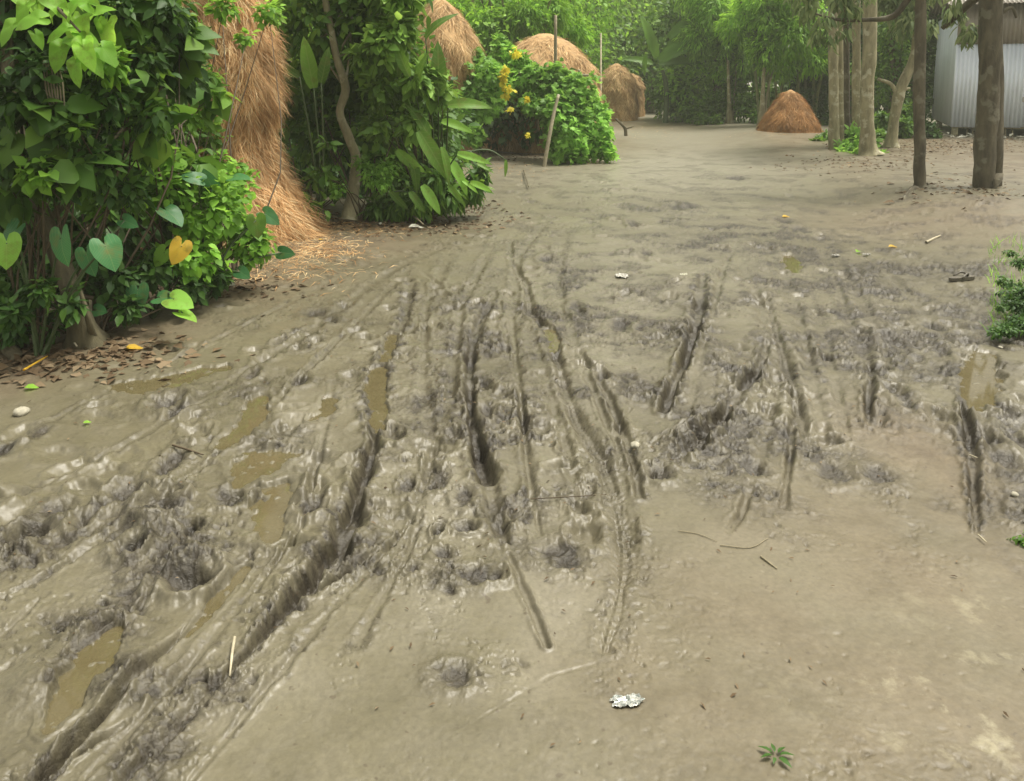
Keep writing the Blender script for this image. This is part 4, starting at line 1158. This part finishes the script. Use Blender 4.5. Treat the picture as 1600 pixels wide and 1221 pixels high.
# bamboo clumps: culms and feathery sprays
def bamboo(label, px, Y, w, n_culm, cl, n, mat='g_bamboo', size=.20, group='bamboo clumps'):
    base = np.array(AT(px, 190, Y)); base[2] = 0
    W = w * Y / FPX
    t = thing('bamboo_clump', label, 'bamboo', base, group)
    for k in range(n_culm):
        q = base + np.array((rng.uniform(-W, W) * .5, rng.uniform(-.5, .5), 0))
        lean = rng.uniform(-.9, .9)
        v, f = tube([q, q + np.array((lean * .2, 0, 1.6)), q + np.array((lean * .7, -.2, 3.4)), q + np.array((lean * 1.6, -.6, 5.2))], [.045, .042, .036, .012], 7)
        mk('culm', v, f, M['culm'], t)
    V, F = clump_leaves([Ac(*s) for s in cl], n, QD, size, droop=.9, width=.42, shell=.45, out=.9)
    mk('foliage', V, F, M[mat], t)
bamboo('bright feathery bamboo arching over the small straw heap', 1225, 26, 90, 12,
       [(1200, 30, 25, 40), (1240, 60, 24.6, 46), (1200, 80, 24.8, 34), (1260, 20, 25, 40), (1180, 5, 25.4, 40), (1270, 95, 24.8, 30), (1225, 105, 25, 24), (1230, -20, 25, 50), (1150, 40, 26, 34), (1290, 60, 25, 30)], 11000)
bamboo('dull green bamboo just left of the straw heap', 1160, 28, 80, 12,
       [(1140, 60, 27.5, 40), (1120, 20, 27.5, 40), (1165, 100, 27.5, 34), (1100, -10, 28, 50), (1130, 110, 27.8, 24), (1180, 60, 27.5, 36), (1090, 60, 28, 36)], 8500, 'g_bright')
bamboo('pale feathery bamboo left of the lane behind the vine patch', 800, 22, 100, 7,
       [(760, 40, 21.5, 36), (820, 30, 21.5, 44), (860, 20, 21.8, 36), (790, 70, 21.4, 30), (900, 50, 22.5, 26), (730, 60, 21.5, 26), (710, 20, 22, 30)], 8000, 'g_bamboo')
# slim trunks among the lane-side undergrowth
for (px, py, top, r, lean, lab) in [(1140, 196, 90, .06, -3, 'slim buff trunk at the back edge of the lane, left of the bamboo'), (1190, 203, 100, .07, 4, 'dark slim trunk at the left of the small straw heap'), (1268, 178, 110, .06, 12, 'slanting bare stem behind the right side of the straw heap')]:
    b = gz(px, py)
    v, f = merge([tube([b, A(px + lean * .4, (py + top) / 2, b[1]), A(px + lean, top, b[1])], [r * 1.5, r, r * .7], 8, rough=.2, flare=.6), tube([b + np.array((.1, .05, 0)), A(px + 8, (py + top) / 2, b[1] + .1), A(px + 14 + lean, top + 10, b[1] + .2)], [r * .7, r * .5, r * .3], 6)])
    t = thing('slim_tree', lab, 'tree', b, 'slim trunks along the lane')
    mk('trunk', v, f, M['bark_pale'], t)
    V, F = clump_leaves([Ac(px + lean, top - 10, b[1] + .2, 22), Ac(px, top - 40, b[1] + .3, 26)], 900, QD, .16, shell=.2)
    mk('crown', V, F, M['g_mid'], t)

# banana plant with pale torn fronds
b = np.array(AT(1040, 190, 28.5)); b[2] = 0
t = thing('banana_plant', 'banana plant with torn grey-green fronds over the lane', 'plant', b)
v, f = tube([b, b + np.array((0, 0, 1.2)), AT(1035, 110, 28.5)], [.10, .09, .06], 9)
mk('stem', v, f, M['stem'], t)
for (px, py, tx, tz, L) in [(1045, 60, .9, .9, 1.7), (1030, 95, .9, .75, 1.9), (1035, 100, .6, 1.0, 2.0), (1025, 90, -.3, 1, 1.6), (1030, 100, 1, .2, 1.6), (1020, 100, -.9, .3, 1.2), (1035, 95, .75, .5, 2.1), (1010, 85, -.2, -.9, .8)]:
    v, f = inst(T_strap(.12, .30, 14, .04, True), [AT(px, py, 28.3 + rng.uniform(-.3, .3))], [(tx, -.2, tz)], [(rng.uniform(-.5, .1), -.7, .6)], L)
    mk('frond', v, f, M['g_mid'], t)

# far woodland that closes the view on every side
def woodland():
    n = 46000
    th = rng.uniform(-75, 75, n); r = rng.uniform(52, 66, n)
    x, y = r * np.sin(np.radians(th)), r * np.cos(np.radians(th))
    top = 9 + 3.0 * fbm(x, y, .09, 3, 7)
    z = rng.random(n) * top
    P = np.stack([x, y, z], -1)
    D = rnd_dir(n) + np.array((0, -.3, -.3)); U = rnd_dir(n) * .6 + np.array((0, -.3, .8))
    V, F = inst(QD, P, D, U, rng.uniform(.5, 1.0, n))
    tag(mk('distant_woodland', V, F, M['g_far']), 'hazy woodland behind all the trees', 'woodland', kind='stuff')
woodland()

# ------------------------------------------------------------------ right-hand trunks
def trunk_tree(label, base, pts, rad, bark, crown, n, size, mat='g_mango', T=LF_LONG, group=None, extra=None, name='tree', flare=.5, crown_tag='crown', **kw):
    t = thing(name, label, 'tree', base, group)
    v, f = tube(pts, rad, 14, rough=.14, seed=int(abs(base[0]) * 31) % 60, flare=flare, sub=6)
    mk('trunk', v, f, M[bark], t)
    if extra:
        for (p2, r2) in extra:
            v, f = tube(p2, r2, 8, rough=.15, seed=3)
            mk('branch', v, f, M[bark], t)
    V, F = clump_leaves(crown, n, T, size, **kw)
    mk(crown_tag, V, F, M[mat], t)
    return t
for (px, py, w, top, lab, bark) in [(1303, 240, 9, 1301, 'leftmost pale trunk of the close-set row', 'bark_pale'), (1313, 238, 6, 1312, 'thin knotted trunk, second in the close-set row', 'bark_pale'), (1323, 234, 6, 1322, 'dim thin trunk, third in the close-set row', 'bark_grey'),
                                    (1338, 236, 8, 1338, 'pale trunk directly behind the thickest pale one', 'bark_pale')]:
    b = gz(px, py); Y = b[1]
    trunk_tree(lab, b, [b, A(px, 180, Y), A((px + top) / 2, 90, Y), A(top, -10, Y), A(top, -150, Y)], [w * .95 * Y / FPX, w * .85 * Y / FPX, w * .8 * Y / FPX, w * .75 * Y / FPX, w * .5 * Y / FPX], bark,
               [Ac(top, -120, Y, 40), Ac(top - 20, -60, Y + .5, 35)], 900, .16, 'g_mid', LF, 'close-set row of pale trunks at right', flare=.2)
b = gz(1359, 250); Y = b[1]
trunk_tree('thickest and palest trunk, in front of the close-set row', b, [b, A(1357, 215, Y), A(1354, 150, Y), A(1358, 90, Y), A(1359, 0, Y), A(1360, -150, Y)], [.16, .125, .12, .125, .125, .09], 'bark_pale',
           [Ac(1365, -140, Y, 60), Ac(1330, -90, Y + .4, 50)], 1500, .16, 'g_mid', LF, 'close-set row of pale trunks at right',
           extra=[([A(1347, 245, Y + .05), A(1350, 200, Y + .02), A(1352, 160, Y), A(1350, 120, Y)], [.08, .07, .06, .04])])
b = gz(1391, 238); Y = b[1]
trunk_tree('crooked forked tree between the pale trunks and the slim dark tree', b, [b, A(1397, 190, Y), A(1404, 150, Y), A(1418, 115, Y), A(1430, 80, Y), A(1432, 20, Y), A(1434, -60, Y)], [.12, .105, .12, .10, .09, .08, .06], 'bark_pale',
           [Ac(1425, 30, Y - .3, 24), Ac(1410, 45, Y - .2, 16), Ac(1445, 40, Y - .4, 18), Ac(1400, 10, Y, 26), Ac(1440, -30, Y, 50), Ac(1390, -10, Y, 30)], 1500, .17, 'g_mango', extra=[([A(1404, 152, Y), A(1392, 132, Y), A(1372, 124, Y)], [.06, .045, .03]), ([A(1407, 142, Y), A(1422, 138, Y)], [.05, .02])], droop=.9)
# slim dark tree
b = gz(1437, 308); Y = b[1]
trunk_tree('slim dark tree with a root running left, nearer the lane than the thick one', b, [b, A(1437, 285, Y), A(1437, 230, Y), A(1436, 150, Y), A(1438, 60, Y), A(1439, -20, Y), A(1440, -160, Y)], [.11, .078, .072, .074, .072, .068, .05], 'bark_grey',
           [Ac(1310, -5, Y + .4, 26), Ac(1290, 30, Y + .3, 20), Ac(1330, 15, Y + .3, 22), Ac(1262, 15, Y + .4, 22), Ac(1300, 58, Y + .3, 17), Ac(1275, 55, Y + .3, 13), Ac(1325, 45, Y + .3, 13), Ac(1350, -25, Y + .3, 30), Ac(1400, -60, Y, 36), Ac(1440, -130, Y, 50), Ac(1480, -50, Y, 30), Ac(1495, 5, Y + .2, 14), Ac(1512, 55, Y + .2, 14), Ac(1260, -20, Y + .3, 36)],
           1500, .135, 'g_mango', flare=.7, droop=1.3, up=.4, shell=.1,
           extra=[([A(1438, -30, Y), A(1418, 0, Y + .1), A(1395, 26, Y + .2), A(1360, 31, Y + .3), A(1310, 31, Y + .3), A(1275, 22, Y + .3)], [.06, .045, .04, .03, .022, .012]),
                  ([A(1436, 300, Y - .02), (lambda q: q)(tuple(gz(1424, 312))), tuple(gz(1408, 322))], [.07, .045, .012])])
# thick dark tree of two fused stems
b = gz(1542, 303); Y = b[1]
trunk_tree('thick two-stemmed dark tree standing before the tin shed', b, [b, A(1538, 285, Y), A(1540, 220, Y), A(1545, 150, Y), A(1547, 80, Y), A(1548, 0, Y), A(1550, -160, Y)], [.165, .145, .138, .14, .14, .14, .10], 'bark_grey',
           [Ac(1560, -150, Y, 60), Ac(1500, -90, Y, 36), Ac(1620, -80, Y, 45), Ac(1490, 20, Y + .5, 18), Ac(1515, 45, Y + .3, 14)], 1500, .15, 'g_mango', flare=.45, droop=1.2,
           extra=[([gz(1528, 308), A(1531, 296, Y), A(1536, 270, Y)], [.02, .06, .04]), ([gz(1553, 300), A(1556, 250, Y), A(1557, 180, Y + .02), A(1557, 100, Y + .02), A(1556, 20, Y), A(1560, -100, Y)], [.10, .09, .088, .085, .085, .07]),
                  ([A(1546, -20, Y), A(1515, 5, Y + .3), A(1490, 28, Y + .5), A(1472, 45, Y + .6)], [.07, .055, .05, .03]),
                  ([A(1560, 25, Y), A(1580, 12, Y - .1), A(1588, 28, Y - .1)], [.03, .022, .015])])

# weeds at the foot of the pale trunks
for (lab, cl, n, sz, m, T) in [('fresh green weeds heaped round the thickest pale trunk', [(1340, 215, 17.3, 22), (1325, 235, 16.8, 20), (1355, 240, 16.2, 16), (1340, 248, 16, 18), (1375, 245, 16.2, 12), (1315, 245, 16.4, 14), (1365, 225, 17.5, 12)], 2600, .12, 'g_vine', LF),
                               ('darker low weeds left of the close-set trunks', [(1290, 220, 19.5, 16), (1280, 225, 19.2, 11), (1300, 228, 19, 12)], 900, .12, 'g_mid', LF),
                               ('leafy undergrowth between the pale trunk and the crooked forked tree', [(1378, 190, 19.8, 20), (1412, 200, 20, 18), (1372, 215, 19.2, 14), (1420, 180, 20.5, 18)], 1600, .14, 'g_mid', LF),
                               ('dark weeds at the left foot of the tin shed', [(1450, 205, 20.2, 14), (1438, 200, 20.6, 14), (1462, 208, 20, 8)], 700, .12, 'g_dark', LF)]:
    b = np.array(AT(cl[0][0], cl[0][1], cl[0][2])); b[2] = 0
    t = thing('weed_clump', lab, 'weeds', b, 'weeds around the right-hand trunks')
    V, F = clump_leaves([Ac(*s) for s in cl], n, T, sz, shell=.1, up=1.0)
    mk('foliage', V, F, M[m], t)

# ------------------------------------------------------------------ tin shed
def shed():
    c0 = np.array(AT(1484, 210, 21.0)); c0[2] = 0
    yaw = math.radians(22)
    fx = np.array((math.cos(yaw), -math.sin(yaw), 0)); sx = np.array((math.sin(yaw), math.cos(yaw), 0))
    t = thing('tin_shed', 'corrugated tin shed raised on short posts behind the thick tree', 'shed', c0)
    def sheet(name, origin, d, length, z0, z1, mat, pitch=.095, amp=.014, outn=None, slope=0):
        n = int(length / pitch * 8)
        s = np.linspace(0, length, n)
        o = outn * (amp * np.sin(2 * np.pi * s / pitch))[:, None]
        a = origin + d * s[:, None] + o
        V = np.vstack([a + np.array((0, 0, z0)), a + np.array((0, 0, z1)) + outn * slope, a - outn * .003 + np.array((0, 0, z1)) + outn * slope, a - outn * .003 + np.array((0, 0, z0))])
        i = np.arange(n - 1)
        F = np.vstack([np.stack([i + k * n, i + 1 + k * n, i + 1 + ((k + 1) % 4) * n, i + ((k + 1) % 4) * n], -1) for k in range(4)])
        return mk(name, V, F, M[mat], t)
    # front wall in separate sheets with slightly uneven laps
    x = 0
    for k in range(8):
        sheet('wall_sheet', c0 + fx * x - sx * (.006 * (k % 2)) , fx, .80, .32 + .015 * (k % 3), 2.52, 'tin', outn=-sx)
        x += .77
    sheet('upper_wall', c0 - sx * .022, fx, 6.2, 2.44 , 3.45, 'tin_old', outn=-sx)
    sheet('side_wall', c0, sx, 4.6, .34, 3.3, 'tin', outn=-fx)
    # roof
    L = 6.8
    rp = []
    for side in (0, 1):
        a = c0 - fx * .3 - sx * .4 + np.array((0, 0, 3.42)) if side == 0 else c0 - fx * .3 + sx * 5.0 + np.array((0, 0, 3.42))
        bdir = (c0 - fx * .3 + sx * 2.3 + np.array((0, 0, 4.4))) - a
        n = 560
        s = np.linspace(0, L, n)
        up = np.array((0, 0, 1)) * (.014 * np.sin(2 * np.pi * s / .095))[:, None]
        r0 = a + fx * s[:, None] + up; r1 = r0 + bdir
        V = np.vstack([r0, r1, r1 - np.array((0, 0, .006)), r0 - np.array((0, 0, .006))])
        i = np.arange(n - 1)
        F = np.vstack([np.stack([i + k * n, i + 1 + k * n, i + 1 + ((k + 1) % 4) * n, i + ((k + 1) % 4) * n], -1) for k in range(4)])
        mk('roof_slope', V, F, M['tin_old'], t)
    def box(name, p, size, mat):
        h = np.array(size) / 2
        V = []
        for a in (-1, 1):
            for b_ in (-1, 1):
                for c_ in (-1, 1):
                    V.append(p + fx * h[0] * a + sx * h[1] * b_ + np.array((0, 0, h[2] * c_)))
        F = np.array([(0, 1, 3, 2), (4, 6, 7, 5), (0, 4, 5, 1), (2, 3, 7, 6), (0, 2, 6, 4), (1, 5, 7, 3)])
        return mk(name, np.array(V), F, M[mat], t, smooth=False)
    box('floor', c0 + fx * 3.1 + sx * 2.3 + np.array((0, 0, .33)), (6.1, 4.5, .06), 'pole_dark')
    for k, dx in enumerate((.12, .95, 1.9, 2.9, 3.9, 4.9, 5.9)):
        box('post', c0 + fx * dx + sx * .12 + np.array((0, 0, .13)), (.14, .14, .34), 'bark_pale')
        box('post', c0 + fx * dx + sx * 3.6 + np.array((0, 0, .13)), (.14, .14, .34), 'bark_pale')
    for k in range(12):
        q = c0 + fx * rng.uniform(.3, 3.8) + sx * rng.uniform(.1, .3)
        v, f = tube([q + np.array((0, 0, 0)), q + np.array((rng.uniform(-.05, .05), 0, .32))], [.025, .02], 6)
        mk('stake', v, f, M['pole_dark'], t)
    for (k, z) in ((1.62, 1.05), (3.0, 1.05), (4.3, 1.0), (1.75, 1.4)):
        box('patch', c0 + fx * k - sx * .03 + np.array((0, 0, z)), (.12, .008, .12), 'plastic')
    return c0, fx, sx
SC, SFX, SSX = shed()

# ------------------------------------------------------------------ weeds at the right edge
b = gz(1590, 520)
t = thing('weed_mound', 'green weedy mound at the right edge of the mud', 'weeds', b)
V, F = clump_leaves([Ac(1600, 505, 4.9, 34, .5), Ac(1572, 515, 4.8, 24, .5), Ac(1600, 460, 5.3, 40, .5), Ac(1650, 480, 5.1, 60, .7), Ac(1556, 520, 4.75, 14, .5), Ac(1600, 410, 6.0, 22, .5), Ac(1570, 440, 5.6, 16, .5), Ac(1585, 475, 5.1, 22, .6), Ac(1565, 480, 5.0, 12, .5), Ac(1580, 395, 6.2, 14, .4)], 5200, LF, .028, shell=.1, up=1.2)
mk('foliage', V, F, M['g_dark'], t)
n = 700
px, py = rng.uniform(1545, 1680, n), rng.uniform(385, 530, n)
P = np.array([(*G(a, b_), .0) for a, b_ in zip(px, py)]); P[:, 2] = ground(P[:, 0], P[:, 1])[0]
V, F = inst((np.array([(-.02, 0, 0), (.02, 0, 0), (.015, .5, -.05), (-.015, .5, -.05), (0, 1, -.3)]), [np.array([(0, 1, 2, 3)]), np.array([(3, 2, 4)])]), P, rnd_dir(n) * .6 + np.array((0, 0, 1)), rnd_dir(n), rng.uniform(.05, .12, n), 1.5)
mk('grass_blades', V, F, M['g_vine'], t)['kind'] = 'stuff'

# ------------------------------------------------------------------ litter on the ground
def flat_leaf(label, px, py, size, ang, mat, cat='leaf', name='fallen_leaf', T=None, group='leaves lying on the mud', W=1.0):
    p = gz(px, py) + np.array((0, 0, .012))
    v, f = inst(T or T_leaf(.3, .1, .12), [p], [(math.cos(ang), math.sin(ang), .05)], [(rng.uniform(-.25, .25), -.2, 1)], size, W)
    tag(mk(name, v, f, M[mat], origin=tuple(p)), label, cat, group)
for (lab, px, py, s, a, m) in [("yellow leaf on the mud left of the long puddle", 195, 552, .10, .3, 'yellow'), ("brown-yellow leaf stuck at the rim of the dark rut bank below the thicket", 1222, 340, .10, .2, 'yellow'),
                               ("small yellow leaf on the grey mud in front of the slim dark tree", 1388, 388, .09, .1, 'yellow'), ("pale yellow leaf next to the white scraps", 1338, 397, .09, .8, 'g_teak'),
                               ("tiny lime leaf in front of the pale stone", 130, 668, .035, .4, 'g_teak'), ("tiny yellow-green leaf above the pale stone", 38, 610, .07, .1, 'g_teak'),
                               ("dead brown leaf curled by the slim tree's root", 1398, 326, .14, 2.9, 'brownleaf'), ("dry leaf near the thick tree's foot", 1505, 318, .12, .6, 'brownleaf'),
                               ("brown leaf lying between the two dark trees", 1480, 292, .12, .1, 'brownleaf'), ("dark leaf left of the slim dark tree", 1385, 298, .14, .3, 'brownleaf'),
                               ("pale dead leaf at the foot of the thicket, nearest the lane", 638, 356, .16, .2, 'paleleaf'), ("pale dead leaf under the canna clump", 660, 310, .16, .9, 'paleleaf'), ("small bleached leaf left in the thicket litter", 596, 352, .10, 2.4, 'paleleaf'),
                               ("orange leaf below the straw column", 497, 378, .06, .5, 'yellow'), ("dark leaf scrap at the very front left of the pale track", 1575, 455, .09, .6, 'brownleaf')]:
    flat_leaf(lab, px, py, s, a, m)
b = gz(345, 458)
t = thing('withered_leaf_cluster', 'cluster of three bleached withered leaves at the bush edge', 'leaf', b)
for a in (.1, 1.3, 2.7):
    v, f = inst(T_leaf(.3, .1, .1), [b + np.array((0, -.02, .07))], [(math.cos(a), -.3, math.sin(a) * .35)], [(0, -.5, .8)], .13)
    mk('leaf', v, f, M['paleleaf'], t)
v, f = tube([b, b + np.array((0, -.02, .07))], [.004, .003], 5); mk('stalk', v, f, M['stem_red'], t)

def stick(label, p0, p1, r, mat='pole', lift=.012, name='stick', cat='stick', bend=0.0, group='sticks lying on the mud'):
    a, b_ = gz(*p0), gz(*p1)
    a[2] += lift; b_[2] += lift
    m = (a + b_) / 2; m[2] = max(m[2], GH(m[0], m[1]) + lift * .7)
    m[:2] += bend * np.array((-(b_ - a)[1], (b_ - a)[0]))
    v, f = tube([a, m, b_], [r, r, r * .6], 7, rough=.2)
    tag(mk(name, v, f, M[mat], origin=tuple(m)), label, cat, group)
stick('short pale stick lying in the mud at lower left', (367, 1005), (359, 1058), .0045)
stick('pale stick beside the foot of the leaning tree', (99, 520), (121, 554), .008, lift=.03)
stick('yellow reed lying at the dark left edge', (38, 588), (75, 566), .006, 'yellow', lift=.03)
stick('white bleached stick on the bank in front of the dark trees', (1447, 381), (1469, 374), .012)
stick('thin twig lying across the track right of the central rut', (830, 784), (948, 776), .002, 'stem_red', bend=-.12)
stick('dark twig stuck in the smooth mud at centre right', (1188, 872), (1214, 892), .003, 'pole_dark', lift=.004)
stick('small white straw near the right edge', (1528, 838), (1541, 850), .003)
stick('pale straw in the dark rut near the right edge', (1515, 710), (1527, 716), .003)
stick('curved thin root lying on the smooth mud', (1060, 833), (1120, 850), .0016, 'pole_dark', lift=.004, bend=.1)
stick('bent twig pointing at the churned mound', (1125, 855), (1200, 842), .0018, 'pole_dark', lift=.004, bend=-.2)
stick('slender twig on the lane before the slanting pole', (818, 270), (826, 300), .012, 'bark', lift=.05)
stick('dark stick among the twin puddles', (270, 702), (318, 712), .005, 'stem_red')
stick('fallen pale cane leaning out of the thicket', (610, 315), (662, 362), .013, 'pole_dark', lift=.08)

def lump(name, label, cat, px, py, sx_, sy_, sz_, mat, seed=1, n=14, rough=.25, group=None):
    p = gz(px, py)
    u = np.linspace(0, 2 * np.pi, n, endpoint=False); w = np.linspace(-np.pi / 2, np.pi / 2, 9)
    V = []
    for b_ in w:
        k = np.cos(b_) * (1 + rough * pn(np.cos(u) * 2 + seed, np.sin(u) * 2 + b_, seed))
        V.append(np.stack([p[0] + sx_ * k * np.cos(u), p[1] + sy_ * k * np.sin(u), np.full(n, p[2] + sz_ * (.6 + np.sin(b_))) + .15 * sz_ * pn(np.cos(u) * 3, np.sin(u) * 3 + b_ * 2, seed + 1)], -1))
    V = np.vstack(V)
    i = np.arange(8)[:, None] * n; j = np.arange(n)[None, :]; j2 = (j + 1) % n
    F = np.stack([i + j, i + j2, i + n + j2, i + n + j], -1).reshape(-1, 4)
    return tag(mk(name, V, F, M[mat], origin=tuple(p)), label, cat, group)
lump('stone', 'pale stone half sunk in the mud at the left edge', 'stone', 34, 648, .036, .036, .022, 'stone', 3)
lump('pebble', 'small white pebble at the end of the central tyre track', 'pebble', 992, 699, .022, .024, .014, 'stone', 5)
lump('pebble', 'small buff pebble beside the murky right-hand puddle', 'pebble', 1563, 543, .014, .014, .010, 'stone', 6)
lump('pebble', 'little pale pebble at the rim of the right-hand track', 'pebble', 1585, 775, .014, .014, .010, 'stone', 7)

def scrap(name, label, cat, px, py, w, l, ang, mat, crumple=.012, n=16, group=None):
    p = gz(px, py)
    g = np.linspace(-.5, .5, n)
    Xg, Yg = np.meshgrid(g, g)
    sd = px % 37
    z = crumple * (1.0 + fbm(Xg * 5 + sd, Yg * 5, 1, 3, 5)) + .004
    an = np.arctan2(Yg, Xg)
    edge = 1 + .30 * pn(np.cos(an) * 1.7 + sd, np.sin(an) * 1.7, 3) + .12 * pn(np.cos(an) * 5 + sd, np.sin(an) * 5, 4)
    Xg, Yg = Xg * np.sqrt(1 - 1.7 * Yg ** 2), Yg * np.sqrt(1 - 1.7 * Xg ** 2)
    Xw, Yw = Xg * w * edge + .15 * crumple * pn(Yg * 9, Xg * 7, 2), Yg * l * edge
    ca, sa = math.cos(ang), math.sin(ang)
    V = np.stack([p[0] + Xw * ca - Yw * sa, p[1] + Xw * sa + Yw * ca, p[2] + z], -1).reshape(-1, 3)
    i = np.arange(n - 1)[:, None] * n; j = np.arange(n - 1)[None, :]
    F = np.stack([i + j, i + j + 1, i + n + j + 1, i + n + j], -1).reshape(-1, 4)
    return tag(mk(name, V, F, M[mat], origin=tuple(p), smooth=False), label, cat, group)
scrap('foil_wrapper', 'crumpled silver foil wrapper on the smooth mud at the bottom', 'wrapper', 979, 1104, .085, .042, .05, 'foil', .007)
scrap('plastic_scrap', 'white plastic scrap, the left one by the fallen yellow leaf', 'litter', 1306, 401, .07, .05, .1, 'plastic', group='white scraps of litter')
scrap('plastic_scrap', 'white plastic scrap, the right one by the fallen yellow leaf', 'litter', 1354, 400, .08, .04, .3, 'plastic', group='white scraps of litter')
scrap('plastic_scrap', 'pale smeared scrap in the middle of the lane between the ruts', 'litter', 972, 432, .10, .14, .2, 'plastic', .01, group='white scraps of litter')
scrap('plastic_scrap', 'small white scrap on top of the central mud mound', 'litter', 1068, 437, .06, .04, .2, 'paleleaf', group='white scraps of litter')
# lost sandal
def sandal():
    p = gz(1502, 440)
    t = thing('sandal', 'lost muddy sandal lying near the weedy mound', 'sandal', p)
    n = 20; L, W = .26, .095; ang = .35
    out = []
    for i in range(n):
        a = 2 * math.pi * i / n
        x = math.cos(a) * L / 2; y = math.sin(a) * W / 2 * (1 - .18 * math.cos(a * 1) * -1) * (0.85 + .15 * math.cos(2 * a))
        out.append((x, y))
    out = np.array(out); R = np.array(((math.cos(ang), -math.sin(ang)), (math.sin(ang), math.cos(ang))))
    o2 = out @ R.T + p[:2]
    V = np.vstack([np.c_[o2, np.full(n, p[2] + .005)], np.c_[o2, np.full(n, p[2] + .030)]])
    j = np.arange(n)
    F = np.stack([j, (j + 1) % n, n + (j + 1) % n, n + j], -1)
    mk('sole', V, [F, (n + j)[None, :], j[::-1][None, :]], M['rubber'], t, smooth=False)
    q = lambda x, y, z: np.append(np.array((x, y)) @ R.T + p[:2], p[2] + z)
    for s in (-1, 1):
        v, f = tube([q(.07, 0, .03), q(.03, s * .025, .06), q(-.04, s * .042, .03)], [.007, .009, .007], 6)
        mk('strap', v, f, M['rubber'], t)
sandal()
# tiny weed at the bottom
b = gz(1212, 1192)
t = thing('seedling', 'small sprawling seedling in the bare mud at the bottom right', 'plant', b)
for k, (a, s) in enumerate([(0, .05), (.7, .04), (1.6, .035), (2.5, .05), (3.3, .045), (4.2, .03), (5.3, .05)]):
    v, f = inst(T_leaf(.2, .2, .08), [b + np.array((.008 * math.cos(a), .008 * math.sin(a), .008))], [(math.cos(a), math.sin(a), .25)], [(.3 * math.cos(a * 3), .3, 1)], s * .7)
    mk('leaf', v, f, M['g_dark'], t)
b = gz(1592, 850)
t = thing('seedling', 'small tuft of green at the right edge below the dark rut', 'plant', b)
V, F = clump_leaves([(b[0] + .02, b[1], b[2] + .01, .05, .3), (b[0] + .07, b[1] + .03, b[2] + .01, .05, .3)], 120, LF, .02, shell=.1, up=1.2, zmin=-1)
mk('foliage', V, F, M['g_mid'], t)

# loose leaf litter, twigs and straw bits under the bushes: uncountable
def litter(name, label, polys, n, size, mat, T, w=1.0):
    P = []
    for (px, py, rx, ry, k) in polys:
        m = int(n * k)
        a, b_ = rng.normal(px, rx, m), rng.normal(py, ry, m)
        for u, v in zip(a, b_):
            if v > 186: P.append(G(u, v))
    P = np.array(P)
    z = ground(P[:, 0], P[:, 1])[0]
    P = np.c_[P, z + .006]
    m = len(P)
    a = rng.uniform(0, 6.28, m)
    D = np.stack([np.cos(a), np.sin(a), rng.normal(0, .12, m)], -1)
    U = np.array((0, 0, 1.0)) + rng.normal(size=(m, 3)) * .3
    V, F = inst(T, P, D, U, size * rng.uniform(.5, 1.3, m), w)
    tag(mk(name, V, F, M[mat]), label, name.replace('_', ' '), kind='stuff')
litter('leaf_litter', 'dead leaves strewn under the bushes and trees', [(120, 560, 90, 18, .18), (330, 450, 60, 12, .12), (600, 345, 90, 9, .35), (820, 240, 60, 8, .1), (1480, 232, 80, 9, .35), (1340, 262, 60, 8, .1), (1500, 310, 60, 14, .08), (700, 325, 40, 6, .1)], 2600, .075, 'brownleaf', QD)
litter('straw_litter', 'loose straw and stalk bits around the haystacks and banks', [(490, 392, 40, 10, .35), (440, 420, 60, 14, .2), (1000, 205, 60, 6, .1), (1240, 213, 40, 3, .12), (780, 262, 40, 8, .08), (560, 360, 60, 8, .15)], 2600, .14, 'straw', QD, .08)
litter('mud_flecks', 'bits of twig and leaf trodden into the mud', [(800, 420, 330, 70, .5), (700, 650, 500, 160, .4), (1100, 950, 400, 160, .12)], 500, .022, 'brownleaf', QD, .5)
# stuff strewn before the shed
n = 160
q = SC + SFX * rng.uniform(-.5, 6, n)[:, None] - SSX * rng.uniform(-.1, .9, n)[:, None]
q[:, 2] = ground(q[:, 0], q[:, 1])[0] + .02
V, F = inst(QD, q, rnd_dir(n) * np.array((1, 1, .2)), np.array((0, 0, 1.0)) + rnd_dir(n) * .3, rng.uniform(.1, .3, n), .5)
tag(mk('husk_litter', V, F, M['paleleaf']), 'dry husks and scraps strewn along the foot of the shed', 'litter', kind='stuff')

# ------------------------------------------------------------------ humid air that pales the far end of the lane
def haze():
    x0, x1, y0, y1, z0, z1 = -75, 75, -12, 80, -2, 18
    V = [(x, y, z) for x in (x0, x1) for y in (y0, y1) for z in (z0, z1)]
    F = np.array([(0, 1, 3, 2), (4, 6, 7, 5), (0, 4, 5, 1), (2, 3, 7, 6), (0, 2, 6, 4), (1, 5, 7, 3)])
    m = bpy.data.materials.new('humid_air')
    m.use_nodes = True
    nt = m.node_tree
    nt.nodes.clear()
    v = nt.nodes.new("ShaderNodeVolumePrincipled")
    v.inputs['Color'].default_value = (0.95, 0.98, 0.82, 1)
    v.inputs['Density'].default_value = 0.0022
    out = nt.nodes.new("ShaderNodeOutputMaterial")
    nt.links.new(v.outputs[0], out.inputs['Volume'])
    tag(mk('haze', np.array(V, float), F, m, smooth=False), 'thin humid haze over the whole place', 'haze', kind='stuff')
haze()
